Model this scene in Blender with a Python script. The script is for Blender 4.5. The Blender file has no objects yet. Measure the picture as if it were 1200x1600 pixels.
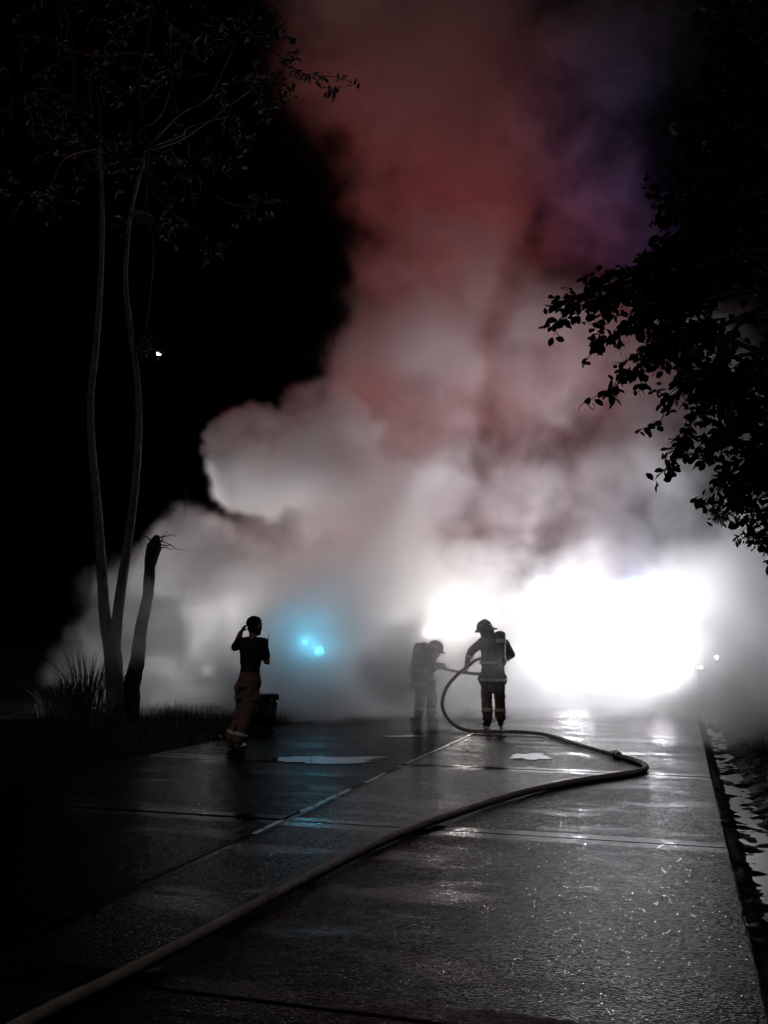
import bpy, bmesh, math, random
import numpy as np
from mathutils import Vector, Matrix, Euler
random.seed(7)
R = math.radians
scene = bpy.context.scene
COL = scene.collection

# ------------------------------------------------------------------ camera
F_PX, PITCH, CAM_H = 1450.0, math.atan(200 / 1450), 1.45
cam_data = bpy.data.cameras.new('camera')
cam_data.sensor_fit = 'VERTICAL'
cam_data.sensor_height = 36.0
cam_data.lens = 36.0 * F_PX / 1600.0
cam_data.clip_end = 3000.0
cam_data.clip_start = 0.05
cam = bpy.data.objects.new('camera', cam_data)
COL.objects.link(cam)
cam.location = (0, 0, CAM_H)
cam.rotation_euler = (R(90) + PITCH, 0, 0)
scene.camera = cam

# ------------------------------------------------------------------ night sky, fill from behind the camera, exposure
world = bpy.data.worlds.new('World')
scene.world = world
world.use_nodes = True
wn = world.node_tree.nodes
sky = wn.new('ShaderNodeTexSky')
sky.sky_type = 'NISHITA'
sky.sun_disc = False
sky.sun_elevation = R(-4)
sky.sun_rotation = R(200)
wn['Background'].inputs['Strength'].default_value = 0.004
world.node_tree.links.new(sky.outputs['Color'], wn['Background'].inputs['Color'])
front_fill_data = bpy.data.lights.new('front_fill', 'SUN')  # added dim fill from behind the camera, lighting the fronts of the figures
front_fill_data.energy = 0.14
front_fill_data.angle = R(0.5)
front_fill_data.color = (1.0, 0.86, 0.8)
front_fill = bpy.data.objects.new('front_fill', front_fill_data)
COL.objects.link(front_fill)
front_fill.rotation_euler = (R(50), 0, R(-20))
vs = scene.view_settings
vs.view_transform = 'Standard'
vs.look = 'None'
vs.exposure = 0.0
vs.gamma = 1.0
scene.display_settings.display_device = 'sRGB'
cy = scene.cycles
cy.use_denoising = True
cy.denoiser = 'OPENIMAGEDENOISE'
cy.denoising_input_passes = 'RGB_ALBEDO_NORMAL'
cy.use_adaptive_sampling = True
cy.adaptive_threshold = 0.03
cy.volume_bounces = 5
cy.max_bounces = 8
cy.diffuse_bounces = 2
cy.glossy_bounces = 3
cy.transmission_bounces = 3
cy.transparent_max_bounces = 12
cy.volume_step_rate = 4.0
cy.volume_max_steps = 256
cy.sample_clamp_indirect = 8.0

# lamp powers (watts), the upward spots at the headlights are added to light the smoke
UPLIGHT_W, LOW_W, RED_W, BLUE_W, FLOOD_W, BACK_W, CYAN_W = 2500, 1250, 6200, 2800, 950, 1900, 70

# ------------------------------------------------------------------ helpers
def ray(x, y):
    """Direction through a point of the 1200 x 1600 photograph."""
    a, b = (x - 600) / F_PX, -(y - 800) / F_PX
    return Vector((a, math.cos(PITCH) - b * math.sin(PITCH), math.sin(PITCH) + b * math.cos(PITCH)))
def at(x, y, d):
    """World point seen at photo pixel (x, y), d metres ahead."""
    r = ray(x, y)
    return Vector((0, 0, CAM_H)) + r * (d / r.y)
def on_ground(x, y, z=0.0):
    r = ray(x, y)
    return Vector((0, 0, CAM_H)) + r * ((z - CAM_H) / r.z)
def tag(o, label=None, cat=None, group=None, kind=None):
    if label: o['label'] = label
    if cat: o['category'] = cat
    if group: o['group'] = group
    if kind: o['kind'] = kind
    return o
YAW = R(17.45)
def rd(u, v, z=0.0):
    """Road coordinates: u metres along the road, v metres to its right-hand side of the camera's own track."""
    return Vector((u * math.sin(YAW) + v * math.cos(YAW), u * math.cos(YAW) - v * math.sin(YAW), z))
def obj(name, me, m=None, parent=None, loc=(0, 0, 0), rot=(0, 0, 0)):
    if m is not None and not me.materials: me.materials.append(m)
    o = bpy.data.objects.new(name, me)
    COL.objects.link(o)
    o.location, o.rotation_euler = loc, rot
    if parent: o.parent = parent
    return o
def empty(name, loc=(0, 0, 0), rz=0.0, parent=None):
    o = bpy.data.objects.new(name, None)
    COL.objects.link(o)
    o.location, o.rotation_euler, o.empty_display_size = loc, (0, 0, rz), 0.2
    if parent: o.parent = parent
    return o
def mesh_of(bm, name, smooth=False):
    me = bpy.data.meshes.new(name)
    bm.to_mesh(me); bm.free()
    if smooth:
        me.polygons.foreach_set('use_smooth', [True] * len(me.polygons))
    return me
def from_arrays(name, verts, faces, smooth=False):
    me = bpy.data.meshes.new(name)
    me.from_pydata(verts, [], faces)
    if smooth: me.polygons.foreach_set('use_smooth', [True] * len(me.polygons))
    me.update()
    return me
def box_mesh(name, lo, hi, bevel=0.0, seg=2):
    bm = bmesh.new()
    bmesh.ops.create_cube(bm, size=1)
    lo, hi = Vector(lo), Vector(hi)
    for v in bm.verts:
        v.co = Vector(((lo[i] + hi[i]) / 2 + v.co[i] * (hi[i] - lo[i]) for i in range(3)))
    if bevel: bmesh.ops.bevel(bm, geom=bm.edges[:], offset=bevel, segments=seg, profile=0.6, affect='EDGES')
    return mesh_of(bm, name, bool(bevel) and seg > 1)
def prism_mesh(name, profile, x0, x1, bevel=0.0):
    """Profile in (y, z), swept along x."""
    bm = bmesh.new()
    a = [bm.verts.new((x0, y, z)) for y, z in profile]
    b = [bm.verts.new((x1, y, z)) for y, z in profile]
    n = len(profile)
    bm.faces.new(a[::-1]); bm.faces.new(b)
    for i in range(n): bm.faces.new((a[i], a[(i + 1) % n], b[(i + 1) % n], b[i]))
    bmesh.ops.recalc_face_normals(bm, faces=bm.faces[:])
    if bevel: bmesh.ops.bevel(bm, geom=bm.edges[:], offset=bevel, segments=2, profile=0.6, affect='EDGES')
    return mesh_of(bm, name)
def lathe_mesh(name, prof, n=20, axis='Z'):
    """Profile of (radius, height), closed at both ends."""
    bm = bmesh.new()
    rings = []
    for r, h in prof:
        rings.append([bm.verts.new((r * math.cos(t), r * math.sin(t), h)) for t in (2 * math.pi * i / n for i in range(n))])
    for a, b in zip(rings, rings[1:]):
        for i in range(n): bm.faces.new((a[i], a[(i + 1) % n], b[(i + 1) % n], b[i]))
    bm.faces.new(rings[0][::-1]); bm.faces.new(rings[-1])
    if axis == 'Y': bmesh.ops.rotate(bm, verts=bm.verts[:], matrix=Matrix.Rotation(R(90), 3, 'X'))
    if axis == 'X': bmesh.ops.rotate(bm, verts=bm.verts[:], matrix=Matrix.Rotation(R(90), 3, 'Y'))
    return mesh_of(bm, name, True)
def smooth_path(pts, step=0.06):
    """Catmull-Rom through the points; each is (Vector, radius)."""
    out = []
    P = [pts[0]] + list(pts) + [pts[-1]]
    for i in range(1, len(P) - 2):
        p0, p1, p2, p3 = (P[k][0] for k in (i - 1, i, i + 1, i + 2))
        n = max(2, int((p2 - p1).length / step))
        for k in range(n):
            t = k / n
            q = 0.5 * ((2 * p1) + (p2 - p0) * t + (2 * p0 - 5 * p1 + 4 * p2 - p3) * t * t + (3 * p1 - p0 - 3 * p2 + p3) * t ** 3)
            out.append((q, P[i][1] * (1 - t) + P[i + 1][1] * t))
    out.append(pts[-1])
    return out
def tube_mesh(name, path, n=12, flat=1.0, wobble=0.0, smooth=True, up=Vector((0, 0, 1))):
    verts, faces = [], []
    m = len(path)
    side0 = None
    for i, (p, r) in enumerate(path):
        t = (path[min(i + 1, m - 1)][0] - path[max(i - 1, 0)][0]).normalized()
        side = t.cross(up)
        if side.length < 0.12: side = side0 if side0 is not None else t.cross(Vector((1, 0, 0)))
        side.normalize()
        if side0 is not None and side.dot(side0) < 0: side = -side
        side0 = side
        nrm = side.cross(t).normalized()
        for k in range(n):
            a = 2 * math.pi * k / n
            w = r * (1 + wobble * (random.random() - 0.5))
            verts.append(p + side * (w * math.cos(a)) + nrm * (w * flat * math.sin(a)))
    for i in range(m - 1):
        for k in range(n):
            faces.append((i * n + k, i * n + (k + 1) % n, (i + 1) * n + (k + 1) % n, (i + 1) * n + k))
    faces.append(tuple(range(n))[::-1]); faces.append(tuple(range((m - 1) * n, m * n)))
    me = from_arrays(name, verts, faces, smooth)
    bm = bmesh.new(); bm.from_mesh(me); bmesh.ops.recalc_face_normals(bm, faces=bm.faces[:]); bm.to_mesh(me); bm.free()
    return me

# ------------------------------------------------------------------ materials
def mat(name, col, rough=0.6, metal=0.0, var=0.25, scale=6.0, bump=0.0, bscale=60.0, bdist=0.01, emit=None, spec=0.5, alpha=None, wet=0.0):
    m = bpy.data.materials.new(name)
    m.use_nodes = True
    nt = m.node_tree; N, L = nt.nodes.new, nt.links.new
    b = nt.nodes['Principled BSDF']
    b.inputs['Roughness'].default_value = rough
    b.inputs['Metallic'].default_value = metal
    b.inputs['Specular IOR Level'].default_value = spec
    if wet: b.inputs['Coat Weight'].default_value = wet; b.inputs['Coat Roughness'].default_value = 0.15
    tc = N('ShaderNodeTexCoord').outputs['Object']
    nz = N('ShaderNodeTexNoise'); nz.inputs['Scale'].default_value = scale; nz.inputs['Detail'].default_value = 5
    L(tc, nz.inputs['Vector'])
    mr = N('ShaderNodeMapRange'); L(nz.outputs[0], mr.inputs['Value'])
    mr.inputs['From Min'].default_value = 0.3; mr.inputs['From Max'].default_value = 0.7
    mr.inputs['To Min'].default_value = 1 - var; mr.inputs['To Max'].default_value = 1 + var
    mx = N('ShaderNodeVectorMath'); mx.operation = 'SCALE'
    mx.inputs[0].default_value = col; L(mr.outputs[0], mx.inputs['Scale'])
    L(mx.outputs[0], b.inputs['Base Color'])
    if bump:
        bn = N('ShaderNodeTexNoise'); bn.inputs['Scale'].default_value = bscale; bn.inputs['Detail'].default_value = 4
        L(tc, bn.inputs['Vector'])
        bp = N('ShaderNodeBump'); bp.inputs['Strength'].default_value = bump; bp.inputs['Distance'].default_value = bdist
        L(bn.outputs[0], bp.inputs['Height']); L(bp.outputs[0], b.inputs['Normal'])
    if emit:
        b.inputs['Emission Color'].default_value = (*emit[0], 1); b.inputs['Emission Strength'].default_value = emit[1]
    return m
def road_material(name, col, spec, r0, r1, bmp, facet):
    m = bpy.data.materials.new(name)
    m.use_nodes = True
    nt = m.node_tree; N, L = nt.nodes.new, nt.links.new
    b = nt.nodes['Principled BSDF']
    geo = N('ShaderNodeNewGeometry').outputs['Position']
    tc = N('ShaderNodeTexCoord').outputs['Object']
    def noise(vec, s, d, r=0.5):
        n = N('ShaderNodeTexNoise'); n.inputs['Scale'].default_value = s; n.inputs['Detail'].default_value = d; n.inputs['Roughness'].default_value = r
        L(vec, n.inputs['Vector']); return n.outputs[0]
    def mapr(v, a, b_, c, d):
        n = N('ShaderNodeMapRange'); L(v, n.inputs['Value'])
        for k, x in zip(('From Min', 'From Max', 'To Min', 'To Max'), (a, b_, c, d)): n.inputs[k].default_value = x
        n.interpolation_type = 'SMOOTHSTEP'
        return n.outputs[0]
    def mth(op, a, b_):
        n = N('ShaderNodeMath'); n.operation = op
        for i, v in enumerate((a, b_)):
            if isinstance(v, (int, float)): n.inputs[i].default_value = v
            else: L(v, n.inputs[i])
        return n.outputs[0]
    # trowelled band along the slab's joints
    sep = N('ShaderNodeSeparateXYZ'); L(tc, sep.inputs[0])
    ey = mth('ABSOLUTE', sep.outputs['Y'], 0)
    wav = mth('MULTIPLY', noise(geo, 5.0, 2), 0.12)
    edge = mapr(mth('ADD', ey, wav), SLAB_L / 2 - 0.16, SLAB_L / 2 - 0.08, 0.0, 1.0)
    # standing water film in large soft patches, stretched across the road
    st = N('ShaderNodeMapping'); L(tc, st.inputs['Vector']); st.inputs['Scale'].default_value = (0.5, 1.3, 1)
    oi = N('ShaderNodeObjectInfo').outputs['Location']
    st2 = N('ShaderNodeVectorMath'); st2.operation = 'ADD'; L(st.outputs[0], st2.inputs[0]); L(oi, st2.inputs[1])
    film = mapr(noise(st2.outputs[0], 1.4, 4, 0.65), 0.46, 0.62, 0.0, 1.0)
    smoothness = mth('MAXIMUM', edge, mth('MULTIPLY', film, 0.7))
    grain = noise(geo, 70.0, 3.0, 0.65)
    vor = N('ShaderNodeTexVoronoi'); vor.inputs['Scale'].default_value = 78.0; L(geo, vor.inputs['Vector'])
    grit = mth('ADD', mth('MULTIPLY', grain, 1.0), mth('MULTIPLY', vor.outputs['Distance'], 0.55))
    low = noise(geo, 2.2, 3)
    bp = N('ShaderNodeBump'); bp.inputs['Distance'].default_value = 0.011
    L(mapr(smoothness, 0.0, 1.0, bmp, bmp * 0.2), bp.inputs['Strength']); L(grit, bp.inputs['Height'])
    bp2 = N('ShaderNodeBump'); bp2.inputs['Distance'].default_value = 0.02; bp2.inputs['Strength'].default_value = 0.15
    L(low, bp2.inputs['Height']); L(bp.outputs[0], bp2.inputs['Normal'])
    # every grain of aggregate is a small wet facet with a tilt of its own
    fc = N('ShaderNodeVectorMath'); fc.operation = 'SUBTRACT'; L(vor.outputs['Color'], fc.inputs[0]); fc.inputs[1].default_value = (0.5, 0.5, 0.5)
    fs = N('ShaderNodeVectorMath'); fs.operation = 'SCALE'; L(fc.outputs[0], fs.inputs[0]); L(mapr(smoothness, 0.0, 0.9, facet, facet * 0.12), fs.inputs['Scale'])
    fa = N('ShaderNodeVectorMath'); fa.operation = 'ADD'; L(fs.outputs[0], fa.inputs[0]); L(bp2.outputs[0], fa.inputs[1])
    fn = N('ShaderNodeVectorMath'); fn.operation = 'NORMALIZE'; L(fa.outputs[0], fn.inputs[0])
    L(fn.outputs[0], b.inputs['Normal'])
    L(mapr(smoothness, 0.0, 1.0, r0, r1), b.inputs['Roughness'])
    val = mth('MULTIPLY', mapr(noise(geo, 1.1, 5, 0.6), 0.3, 0.7, 0.75, 1.3), mapr(grain, 0.3, 0.7, 0.7, 1.3))
    c = N('ShaderNodeVectorMath'); c.operation = 'SCALE'; c.inputs[0].default_value = col; b.inputs['Specular IOR Level'].default_value = spec; L(val, c.inputs['Scale'])
    L(c.outputs[0], b.inputs['Base Color'])
    return m
SLAB_L, SLAB_W, GAP = 3.55, 3.38, 0.03
M = {}
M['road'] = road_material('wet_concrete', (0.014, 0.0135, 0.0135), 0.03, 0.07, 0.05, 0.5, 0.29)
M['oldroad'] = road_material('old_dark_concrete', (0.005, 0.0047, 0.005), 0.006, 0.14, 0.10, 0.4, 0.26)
M['joint'] = mat('joint_dirt', (0.012, 0.011, 0.011), 0.8, bump=0.4)
M['seal'] = mat('pale_joint_seal', (0.42, 0.41, 0.39), 0.16, var=0.35, scale=20, bump=0.4, bscale=90)
M['soil'] = mat('wet_soil', (0.015, 0.013, 0.011), 0.85, spec=0.1, var=0.5, scale=3, bump=0.6, bscale=25, bdist=0.03)
M['mud'] = mat('wet_mud', (0.012, 0.011, 0.010), 0.7, spec=0.15, var=0.5, scale=9, bump=0.5, bscale=40, bdist=0.01)
M['water'] = mat('puddle_water', (0.012, 0.012, 0.013), 0.04, var=0.1, spec=0.6, bump=0.08, bscale=14, bdist=0.006)
M['grass'] = mat('grass_blades', (0.03, 0.036, 0.018), 0.8, spec=0.1, var=0.5, scale=4)
M['reed'] = mat('dry_reed', (0.10, 0.095, 0.07), 0.6, var=0.4, scale=5)
M['bark'] = mat('pale_bark', (0.105, 0.095, 0.085), 0.75, var=0.45, scale=8, bump=0.7, bscale=30, bdist=0.02)
M['darkbark'] = mat('dark_bark', (0.018, 0.016, 0.014), 0.85, var=0.5, scale=8, bump=0.8, bscale=25, bdist=0.03)
M['leaf'] = mat('leaf', (0.012, 0.013, 0.008), 0.7, var=0.5, scale=2, spec=0.2)
M['leafdark'] = mat('dark_leaf', (0.018, 0.019, 0.012), 0.8, var=0.5, scale=2, spec=0.1)
M['hose'] = mat('hose_jacket', (0.32, 0.31, 0.285), 0.6, var=0.3, scale=14, bump=0.5, bscale=160, bdist=0.004)
M['steel'] = mat('worn_steel', (0.5, 0.5, 0.5), 0.3, metal=0.9, var=0.2, scale=20)
M['black'] = mat('black_cloth', (0.012, 0.011, 0.012), 0.85, var=0.3, scale=12, bump=0.3, bscale=120, bdist=0.004)
M['trousers'] = mat('brown_bunker_cloth', (0.20, 0.125, 0.105), 0.8, var=0.25, scale=9, bump=0.4, bscale=70, bdist=0.006)
M['coat'] = mat('dark_coat_cloth', (0.08, 0.07, 0.062), 0.8, var=0.3, scale=9, bump=0.4, bscale=70, bdist=0.006)
M['skin'] = mat('skin', (0.30, 0.18, 0.13), 0.5, var=0.12, scale=10)
M['hair'] = mat('dark_hair', (0.012, 0.010, 0.009), 0.9, spec=0.1, var=0.3, scale=40, bump=0.5, bscale=120, bdist=0.006)
M['band'] = mat('reflective_band', (0.75, 0.74, 0.68), 0.35, var=0.12, scale=30)
M['rubber'] = mat('black_rubber', (0.02, 0.02, 0.02), 0.55, var=0.3, scale=15, wet=0.4)
M['helmet'] = mat('dark_helmet_shell', (0.06, 0.055, 0.05), 0.35, var=0.25, scale=10)
M['glass'] = mat('dark_glass', (0.02, 0.022, 0.025), 0.06, var=0.1)
M['plastic'] = mat('black_plastic', (0.02, 0.02, 0.022), 0.4, var=0.2, scale=12)
M['redpaint'] = mat('red_vehicle_paint', (0.35, 0.02, 0.015), 0.3, var=0.12, scale=3, wet=0.5)
M['whitepaint'] = mat('white_vehicle_paint', (0.7, 0.7, 0.7), 0.3, var=0.08, scale=3)
M['lit_white'] = mat('lit_white_lens', (0.9, 0.9, 0.9), 0.3, emit=((1, 0.97, 0.95), 12))
M['lit_cyan'] = mat('lit_cyan_lens', (0.3, 0.8, 0.9), 0.3, emit=((0.08, 0.62, 0.95), 6))
M['lit_red'] = mat('lit_red_lens', (0.8, 0.05, 0.04), 0.3, emit=((1, 0.05, 0.03), 4))
M['lit_blue'] = mat('lit_blue_lens', (0.05, 0.1, 0.8), 0.3, emit=((0.05, 0.12, 1), 4))
M['darkpaint'] = mat('dark_green_pole_paint', (0.004, 0.005, 0.004), 0.8, spec=0.1)
M['glow_reflector'] = mat('glowing_reflector_face', (0.9, 0.9, 0.9), 0.3, emit=((1, 0.98, 0.95), 30))  # reflector faces that glow in place of returned light
M['lit_far'] = mat('lit_distant_lens', (0.9, 0.9, 0.9), 0.3, emit=((1, 0.95, 0.9), 12))

# ------------------------------------------------------------------ ground, verges, road
bm = bmesh.new()
bmesh.ops.create_grid(bm, x_segments=8, y_segments=8, size=900)
g = obj('ground', mesh_of(bm, 'ground'), M['soil'], loc=(0, 0, -0.30))
tag(g, kind='structure')
from mathutils import noise as mn
def verge(name, us, vs_, height, m):
    verts, faces = [], []
    for u in us:
        for v in vs_:
            q = rd(u, v)
            verts.append((q.x, q.y, height(u, v, q)))
    nv = len(vs_)
    for i in range(len(us) - 1):
        for j in range(nv - 1):
            faces.append((i * nv + j, i * nv + j + 1, (i + 1) * nv + j + 1, (i + 1) * nv + j))
    me = from_arrays(name, verts, faces, True)
    bm = bmesh.new(); bm.from_mesh(me); bmesh.ops.recalc_face_normals(bm, faces=bm.faces[:])
    if sum(f.normal.z for f in bm.faces) < 0: bmesh.ops.reverse_faces(bm, faces=bm.faces[:])
    bm.to_mesh(me); bm.free()
    return tag(obj(name, me, m), kind='structure')
ROAD_R, ROAD_C, ROAD_L = 0.28, -3.10, -6.52
WATER_Z = -0.071
def h_right(u, v, q):
    d = v - ROAD_R
    base = -0.035 - 0.040 * max(0, min(1, (d - 0.07) / 0.05))
    if d > 0.33: base += 0.16 * min(1, (d - 0.33) / 0.5) ** 0.8
    if d > 1.2: base += 0.05 * (d - 1.2)
    n = mn.noise((q.x * 8, q.y * 8, 3.1)) * 0.034 + mn.noise((q.x * 18, q.y * 18, 1.7)) * 0.010 + mn.noise((q.x * 2.2, q.y * 2.2, 0)) * 0.012
    return base + n
us = np.concatenate([np.arange(1.5, 16, 0.035), np.arange(16, 60, 0.8)])
vv = np.concatenate([np.arange(ROAD_R + 0.005, 1.0, 0.03), np.arange(1.0, 3, 0.15), np.arange(3, 26, 1.2)])
verge('verge_right', [float(a) for a in us], [float(a) for a in vv], h_right, M['mud'])
def h_left(u, v, q):
    d = ROAD_L - v
    return -0.05 + 0.10 * min(1, d / 0.8) + 0.03 * max(0, d - 1.5) + mn.noise((q.x * 1.3, q.y * 1.3, 5)) * 0.05 * min(1, d) + mn.noise((q.x * 6, q.y * 6, 2)) * 0.02
us = np.concatenate([np.arange(-2, 20, 0.2), np.arange(20, 60, 1.5)])
vv = np.concatenate([np.arange(-30, -12, 1.0), np.arange(-12, ROAD_L - 0.01, 0.15), [ROAD_L - 0.005]])
verge('verge_left', [float(a) for a in us], [float(a) for a in vv], h_left, M['soil'])
q = [rd(1.5, ROAD_R + 0.006, WATER_Z), rd(1.5, 1.1, WATER_Z), rd(30, 1.1, WATER_Z), rd(30, ROAD_R + 0.006, WATER_Z)]
me = from_arrays('gutter_water', [tuple(a) for a in q], [(0, 1, 2, 3)])
tag(obj('gutter_water', me, M['water']), kind='structure')

q = [rd(-6, ROAD_R - 0.02, -0.05), rd(70, ROAD_R - 0.02, -0.05), rd(70, ROAD_L + 0.02, -0.05), rd(-6, ROAD_L + 0.02, -0.05)]
road = obj('road', from_arrays('road_bed', [tuple(a) for a in q], [(0, 1, 2, 3)]), M['joint'])
tag(road, kind='structure')
def slab_mesh(k):
    """A cast slab with slightly uneven, chipped arrises."""
    rng = random.Random(k)
    bm = bmesh.new()
    bmesh.ops.create_cube(bm, size=1)
    for v in bm.verts:
        v.co = Vector((v.co.x * (SLAB_W - 0.008), v.co.y * (SLAB_L - GAP), -0.09 + v.co.z * 0.18))
    top = [e for e in bm.edges if all(v.co.z > -0.01 for v in e.verts)]
    bmesh.ops.subdivide_edges(bm, edges=top, cuts=40, use_grid_fill=False)
    for v in bm.verts:
        if v.co.z > -0.01:
            j = 0.005
            if rng.random() < 0.10: j = 0.02
            if abs(abs(v.co.x) - (SLAB_W - 0.008) / 2) < 1e-4: v.co.x -= math.copysign(rng.random() * j, v.co.x)
            if abs(abs(v.co.y) - (SLAB_L - GAP) / 2) < 1e-4: v.co.y -= math.copysign(rng.random() * j, v.co.y)
    top = [e for e in bm.edges if all(v.co.z > -0.01 for v in e.verts)]
    bmesh.ops.bevel(bm, geom=top, offset=0.008, segments=1, affect='EDGES')
    return mesh_of(bm, 'slab')
slabs = [[slab_mesh(k) for k in range(3)] for lane in range(2)]
for lane in range(2):
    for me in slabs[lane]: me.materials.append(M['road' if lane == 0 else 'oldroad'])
rng = random.Random(3)
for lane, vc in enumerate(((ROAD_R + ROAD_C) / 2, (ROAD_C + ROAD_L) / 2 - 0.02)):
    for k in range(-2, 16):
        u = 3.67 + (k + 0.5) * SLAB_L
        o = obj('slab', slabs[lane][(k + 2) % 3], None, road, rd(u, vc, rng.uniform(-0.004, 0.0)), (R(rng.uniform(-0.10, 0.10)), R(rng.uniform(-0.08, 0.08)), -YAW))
# tarred filler in the joint between the lanes
q = [rd(-3, ROAD_C - 0.035, -0.006), rd(-3, ROAD_C + 0.02, -0.006), rd(58, ROAD_C + 0.02, -0.006), rd(58, ROAD_C - 0.035, -0.006)]
obj('joint_filler', from_arrays('joint_filler', [tuple(a) for a in q], [(0, 1, 2, 3)]), M['oldroad'], road)
# worn pale seal left along the joint between the lanes
verts, faces = [], []
u = 6.6
while u < 17:
    ln = rng.uniform(0.1, 0.5)
    if rng.random() < 0.86:
        n = 5
        b0 = len(verts)
        off = rng.uniform(-0.008, 0.008)
        for i in range(n + 1):
            uu = u + ln * i / n
            w = rng.uniform(0.015, 0.024) * (0.6 if i in (0, n) else 1)
            for s in (-1, 1):
                verts.append(tuple(rd(uu, ROAD_C - 0.01 + off + s * w, 0.010 if s > 0 else 0.012)))
        for i in range(n):
            a = b0 + i * 2
            faces.append((a, a + 1, a + 3, a + 2))
    u += ln + rng.uniform(0.0, 0.03)
o = obj('joint_seal', from_arrays('joint_seal', verts, faces), M['seal'], road)
o['kind'] = 'stuff'
# standing water on the slabs and the verge
def puddle(cx, cy, rx, ry, z=0.005, seed=0):
    verts = [tuple(on_ground(cx, cy, z))]
    n = 72
    for i in range(n):
        a = 2 * math.pi * i / n
        k = 1 + 0.34 * mn.noise((math.cos(a) * 1.6, math.sin(a) * 1.6, seed * 3.3)) * 2 + 0.22 * mn.noise((math.cos(a) * 6, math.sin(a) * 6, seed))
        verts.append(tuple(on_ground(cx + rx * k * math.cos(a), cy + ry * k * math.sin(a), z)))
    faces = [(0, i + 1, (i + 1) % n + 1) for i in range(n)]
    me = from_arrays('puddle', verts, faces)
    bm = bmesh.new(); bm.from_mesh(me); bmesh.ops.recalc_face_normals(bm, faces=bm.faces[:])
    if bm.faces[0:1] and sum(f.normal.z for f in bm.faces) < 0: bmesh.ops.reverse_faces(bm, faces=bm.faces[:])
    bm.to_mesh(me); bm.free()
    return tag(obj('puddle', me, M['water']), kind='structure')
for i, (cx, cy, rx, ry) in enumerate([(515, 1187, 105, 4.5), (826, 1182, 34, 4.5), (985, 1178, 24, 2.2), (330, 1136, 40, 2.0), (346, 1150, 26, 2.0),
                                      (640, 1150, 40, 1.5)]):
    puddle(cx, cy, rx, ry, 0.007 + 0.0005 * i, i)

# ------------------------------------------------------------------ grass along both verges
def blades(n, place, hmin, hmax, w, seed, lean=0.5):
    rg = np.random.default_rng(seed)
    V, Fc = [], []
    for i in range(n):
        p, hs = place(rg)
        h = rg.uniform(hmin, hmax) * hs
        a = rg.uniform(0, 2 * math.pi)
        d = Vector((math.cos(a), math.sin(a), 0)); s = Vector((-d.y, d.x, 0)) * w
        b = len(V)
        l = rg.uniform(0.1, 1.0) * lean * h
        V += [tuple(p - s), tuple(p + s), tuple(p + d * l * 0.35 + Vector((0, 0, h * 0.6)) + s * 0.7), tuple(p + d * l * 0.35 + Vector((0, 0, h * 0.6)) - s * 0.7), tuple(p + d * l + Vector((0, 0, h * 0.93)))]
        Fc += [(b, b + 1, b + 2, b + 3), (b + 3, b + 2, b + 4)]
    return from_arrays('grass', V, Fc)
def place_right(rg):
    u = rg.uniform(3.5, 19); v = 0.72 + abs(rg.normal(0, 1.3))
    q = rd(u, v); q.z = h_right(u, v, q) - 0.01
    return q, min(1.0, 0.35 + (v - 0.7))
def place_left(rg):
    u = rg.uniform(4, 22); v = ROAD_L - 0.12 - abs(rg.normal(0, 1.8))
    q = rd(u, v); q.z = h_left(u, v, q) - 0.02
    return q, 1.0
gr = obj('grass', blades(9000, place_right, 0.06, 0.22, 0.004, 1), M['grass'])
tag(gr, 'wet dark grass on the verge beside the gutter', 'grass', kind='stuff')
gr = obj('grass', blades(9000, place_left, 0.06, 0.30, 0.005, 2), M['grass'])
tag(gr, 'unlit grass on the verge around the tree trunks', 'grass', kind='stuff')

# ------------------------------------------------------------------ trees
def leaf_shape(l=1.0, w=0.42):
    return np.array([(0, 0, 0), (-w / 2, 0.38 * l, 0.06), (w / 2, 0.38 * l, 0.06), (-w * 0.44, 0.74 * l, 0.0), (w * 0.44, 0.74 * l, 0.0), (0, l, -0.12)])
LEAF_F = [(0, 2, 1), (1, 2, 4, 3), (3, 4, 5)]
def leaf_mats(rg, n, size, droop):
    """n random leaf transforms: 3x3 rotation * size."""
    out = []
    for i in range(n):
        e = Euler((R(rg.normal(-90 * droop, 28)), R(rg.normal(0, 35)), rg.uniform(0, 2 * math.pi)))
        out.append(np.array(e.to_matrix()) * size * rg.uniform(0.65, 1.2))
    return out
def sprays_to_leaves(sprays, size, rg, droop=0.45, per=0.045, whorl=3):
    """Leaves along each spray (a list of Vectors): returns [(position, 3x3)]."""
    out = []
    for sp in sprays:
        for a, b in zip(sp, sp[1:]):
            n = max(1, int((b - a).length / per))
            for k in range(n):
                p = a.lerp(b, (k + rg.random()) / n)
                for m_ in leaf_mats(rg, whorl, size, droop):
                    j = rg.normal(0, size * 0.25, 3)
                    out.append((np.array(p) + j, m_))
    return out
def leaves_mesh(name, leaves, shape):
    V, Fc = [], []
    for p, m_ in leaves:
        b = len(V)
        V += [tuple(x) for x in (shape @ m_.T + p)]
        Fc += [tuple(i + b for i in f) for f in LEAF_F]
    return from_arrays(name, V, Fc)
def joined_tubes(name, tubes, n=8, wobble=0.1):
    bm = bmesh.new()
    for t in tubes:
        me = tube_mesh('tmp', t, n, 1.0, wobble)
        bm.from_mesh(me); bpy.data.meshes.remove(me)
    return mesh_of(bm, name, True)
def spray(base, tip, rg, sag=0.08, n=5, jit=0.05):
    pts = []
    L_ = (tip - base).length
    for i in range(n):
        t = i / (n - 1)
        p = base.lerp(tip, t) + Vector((0, 0, sag * L_ * math.sin(math.pi * t)))
        if 0 < i < n - 1: p += Vector(rg.normal(0, jit * L_, 3))
        pts.append(p)
    return pts
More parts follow.
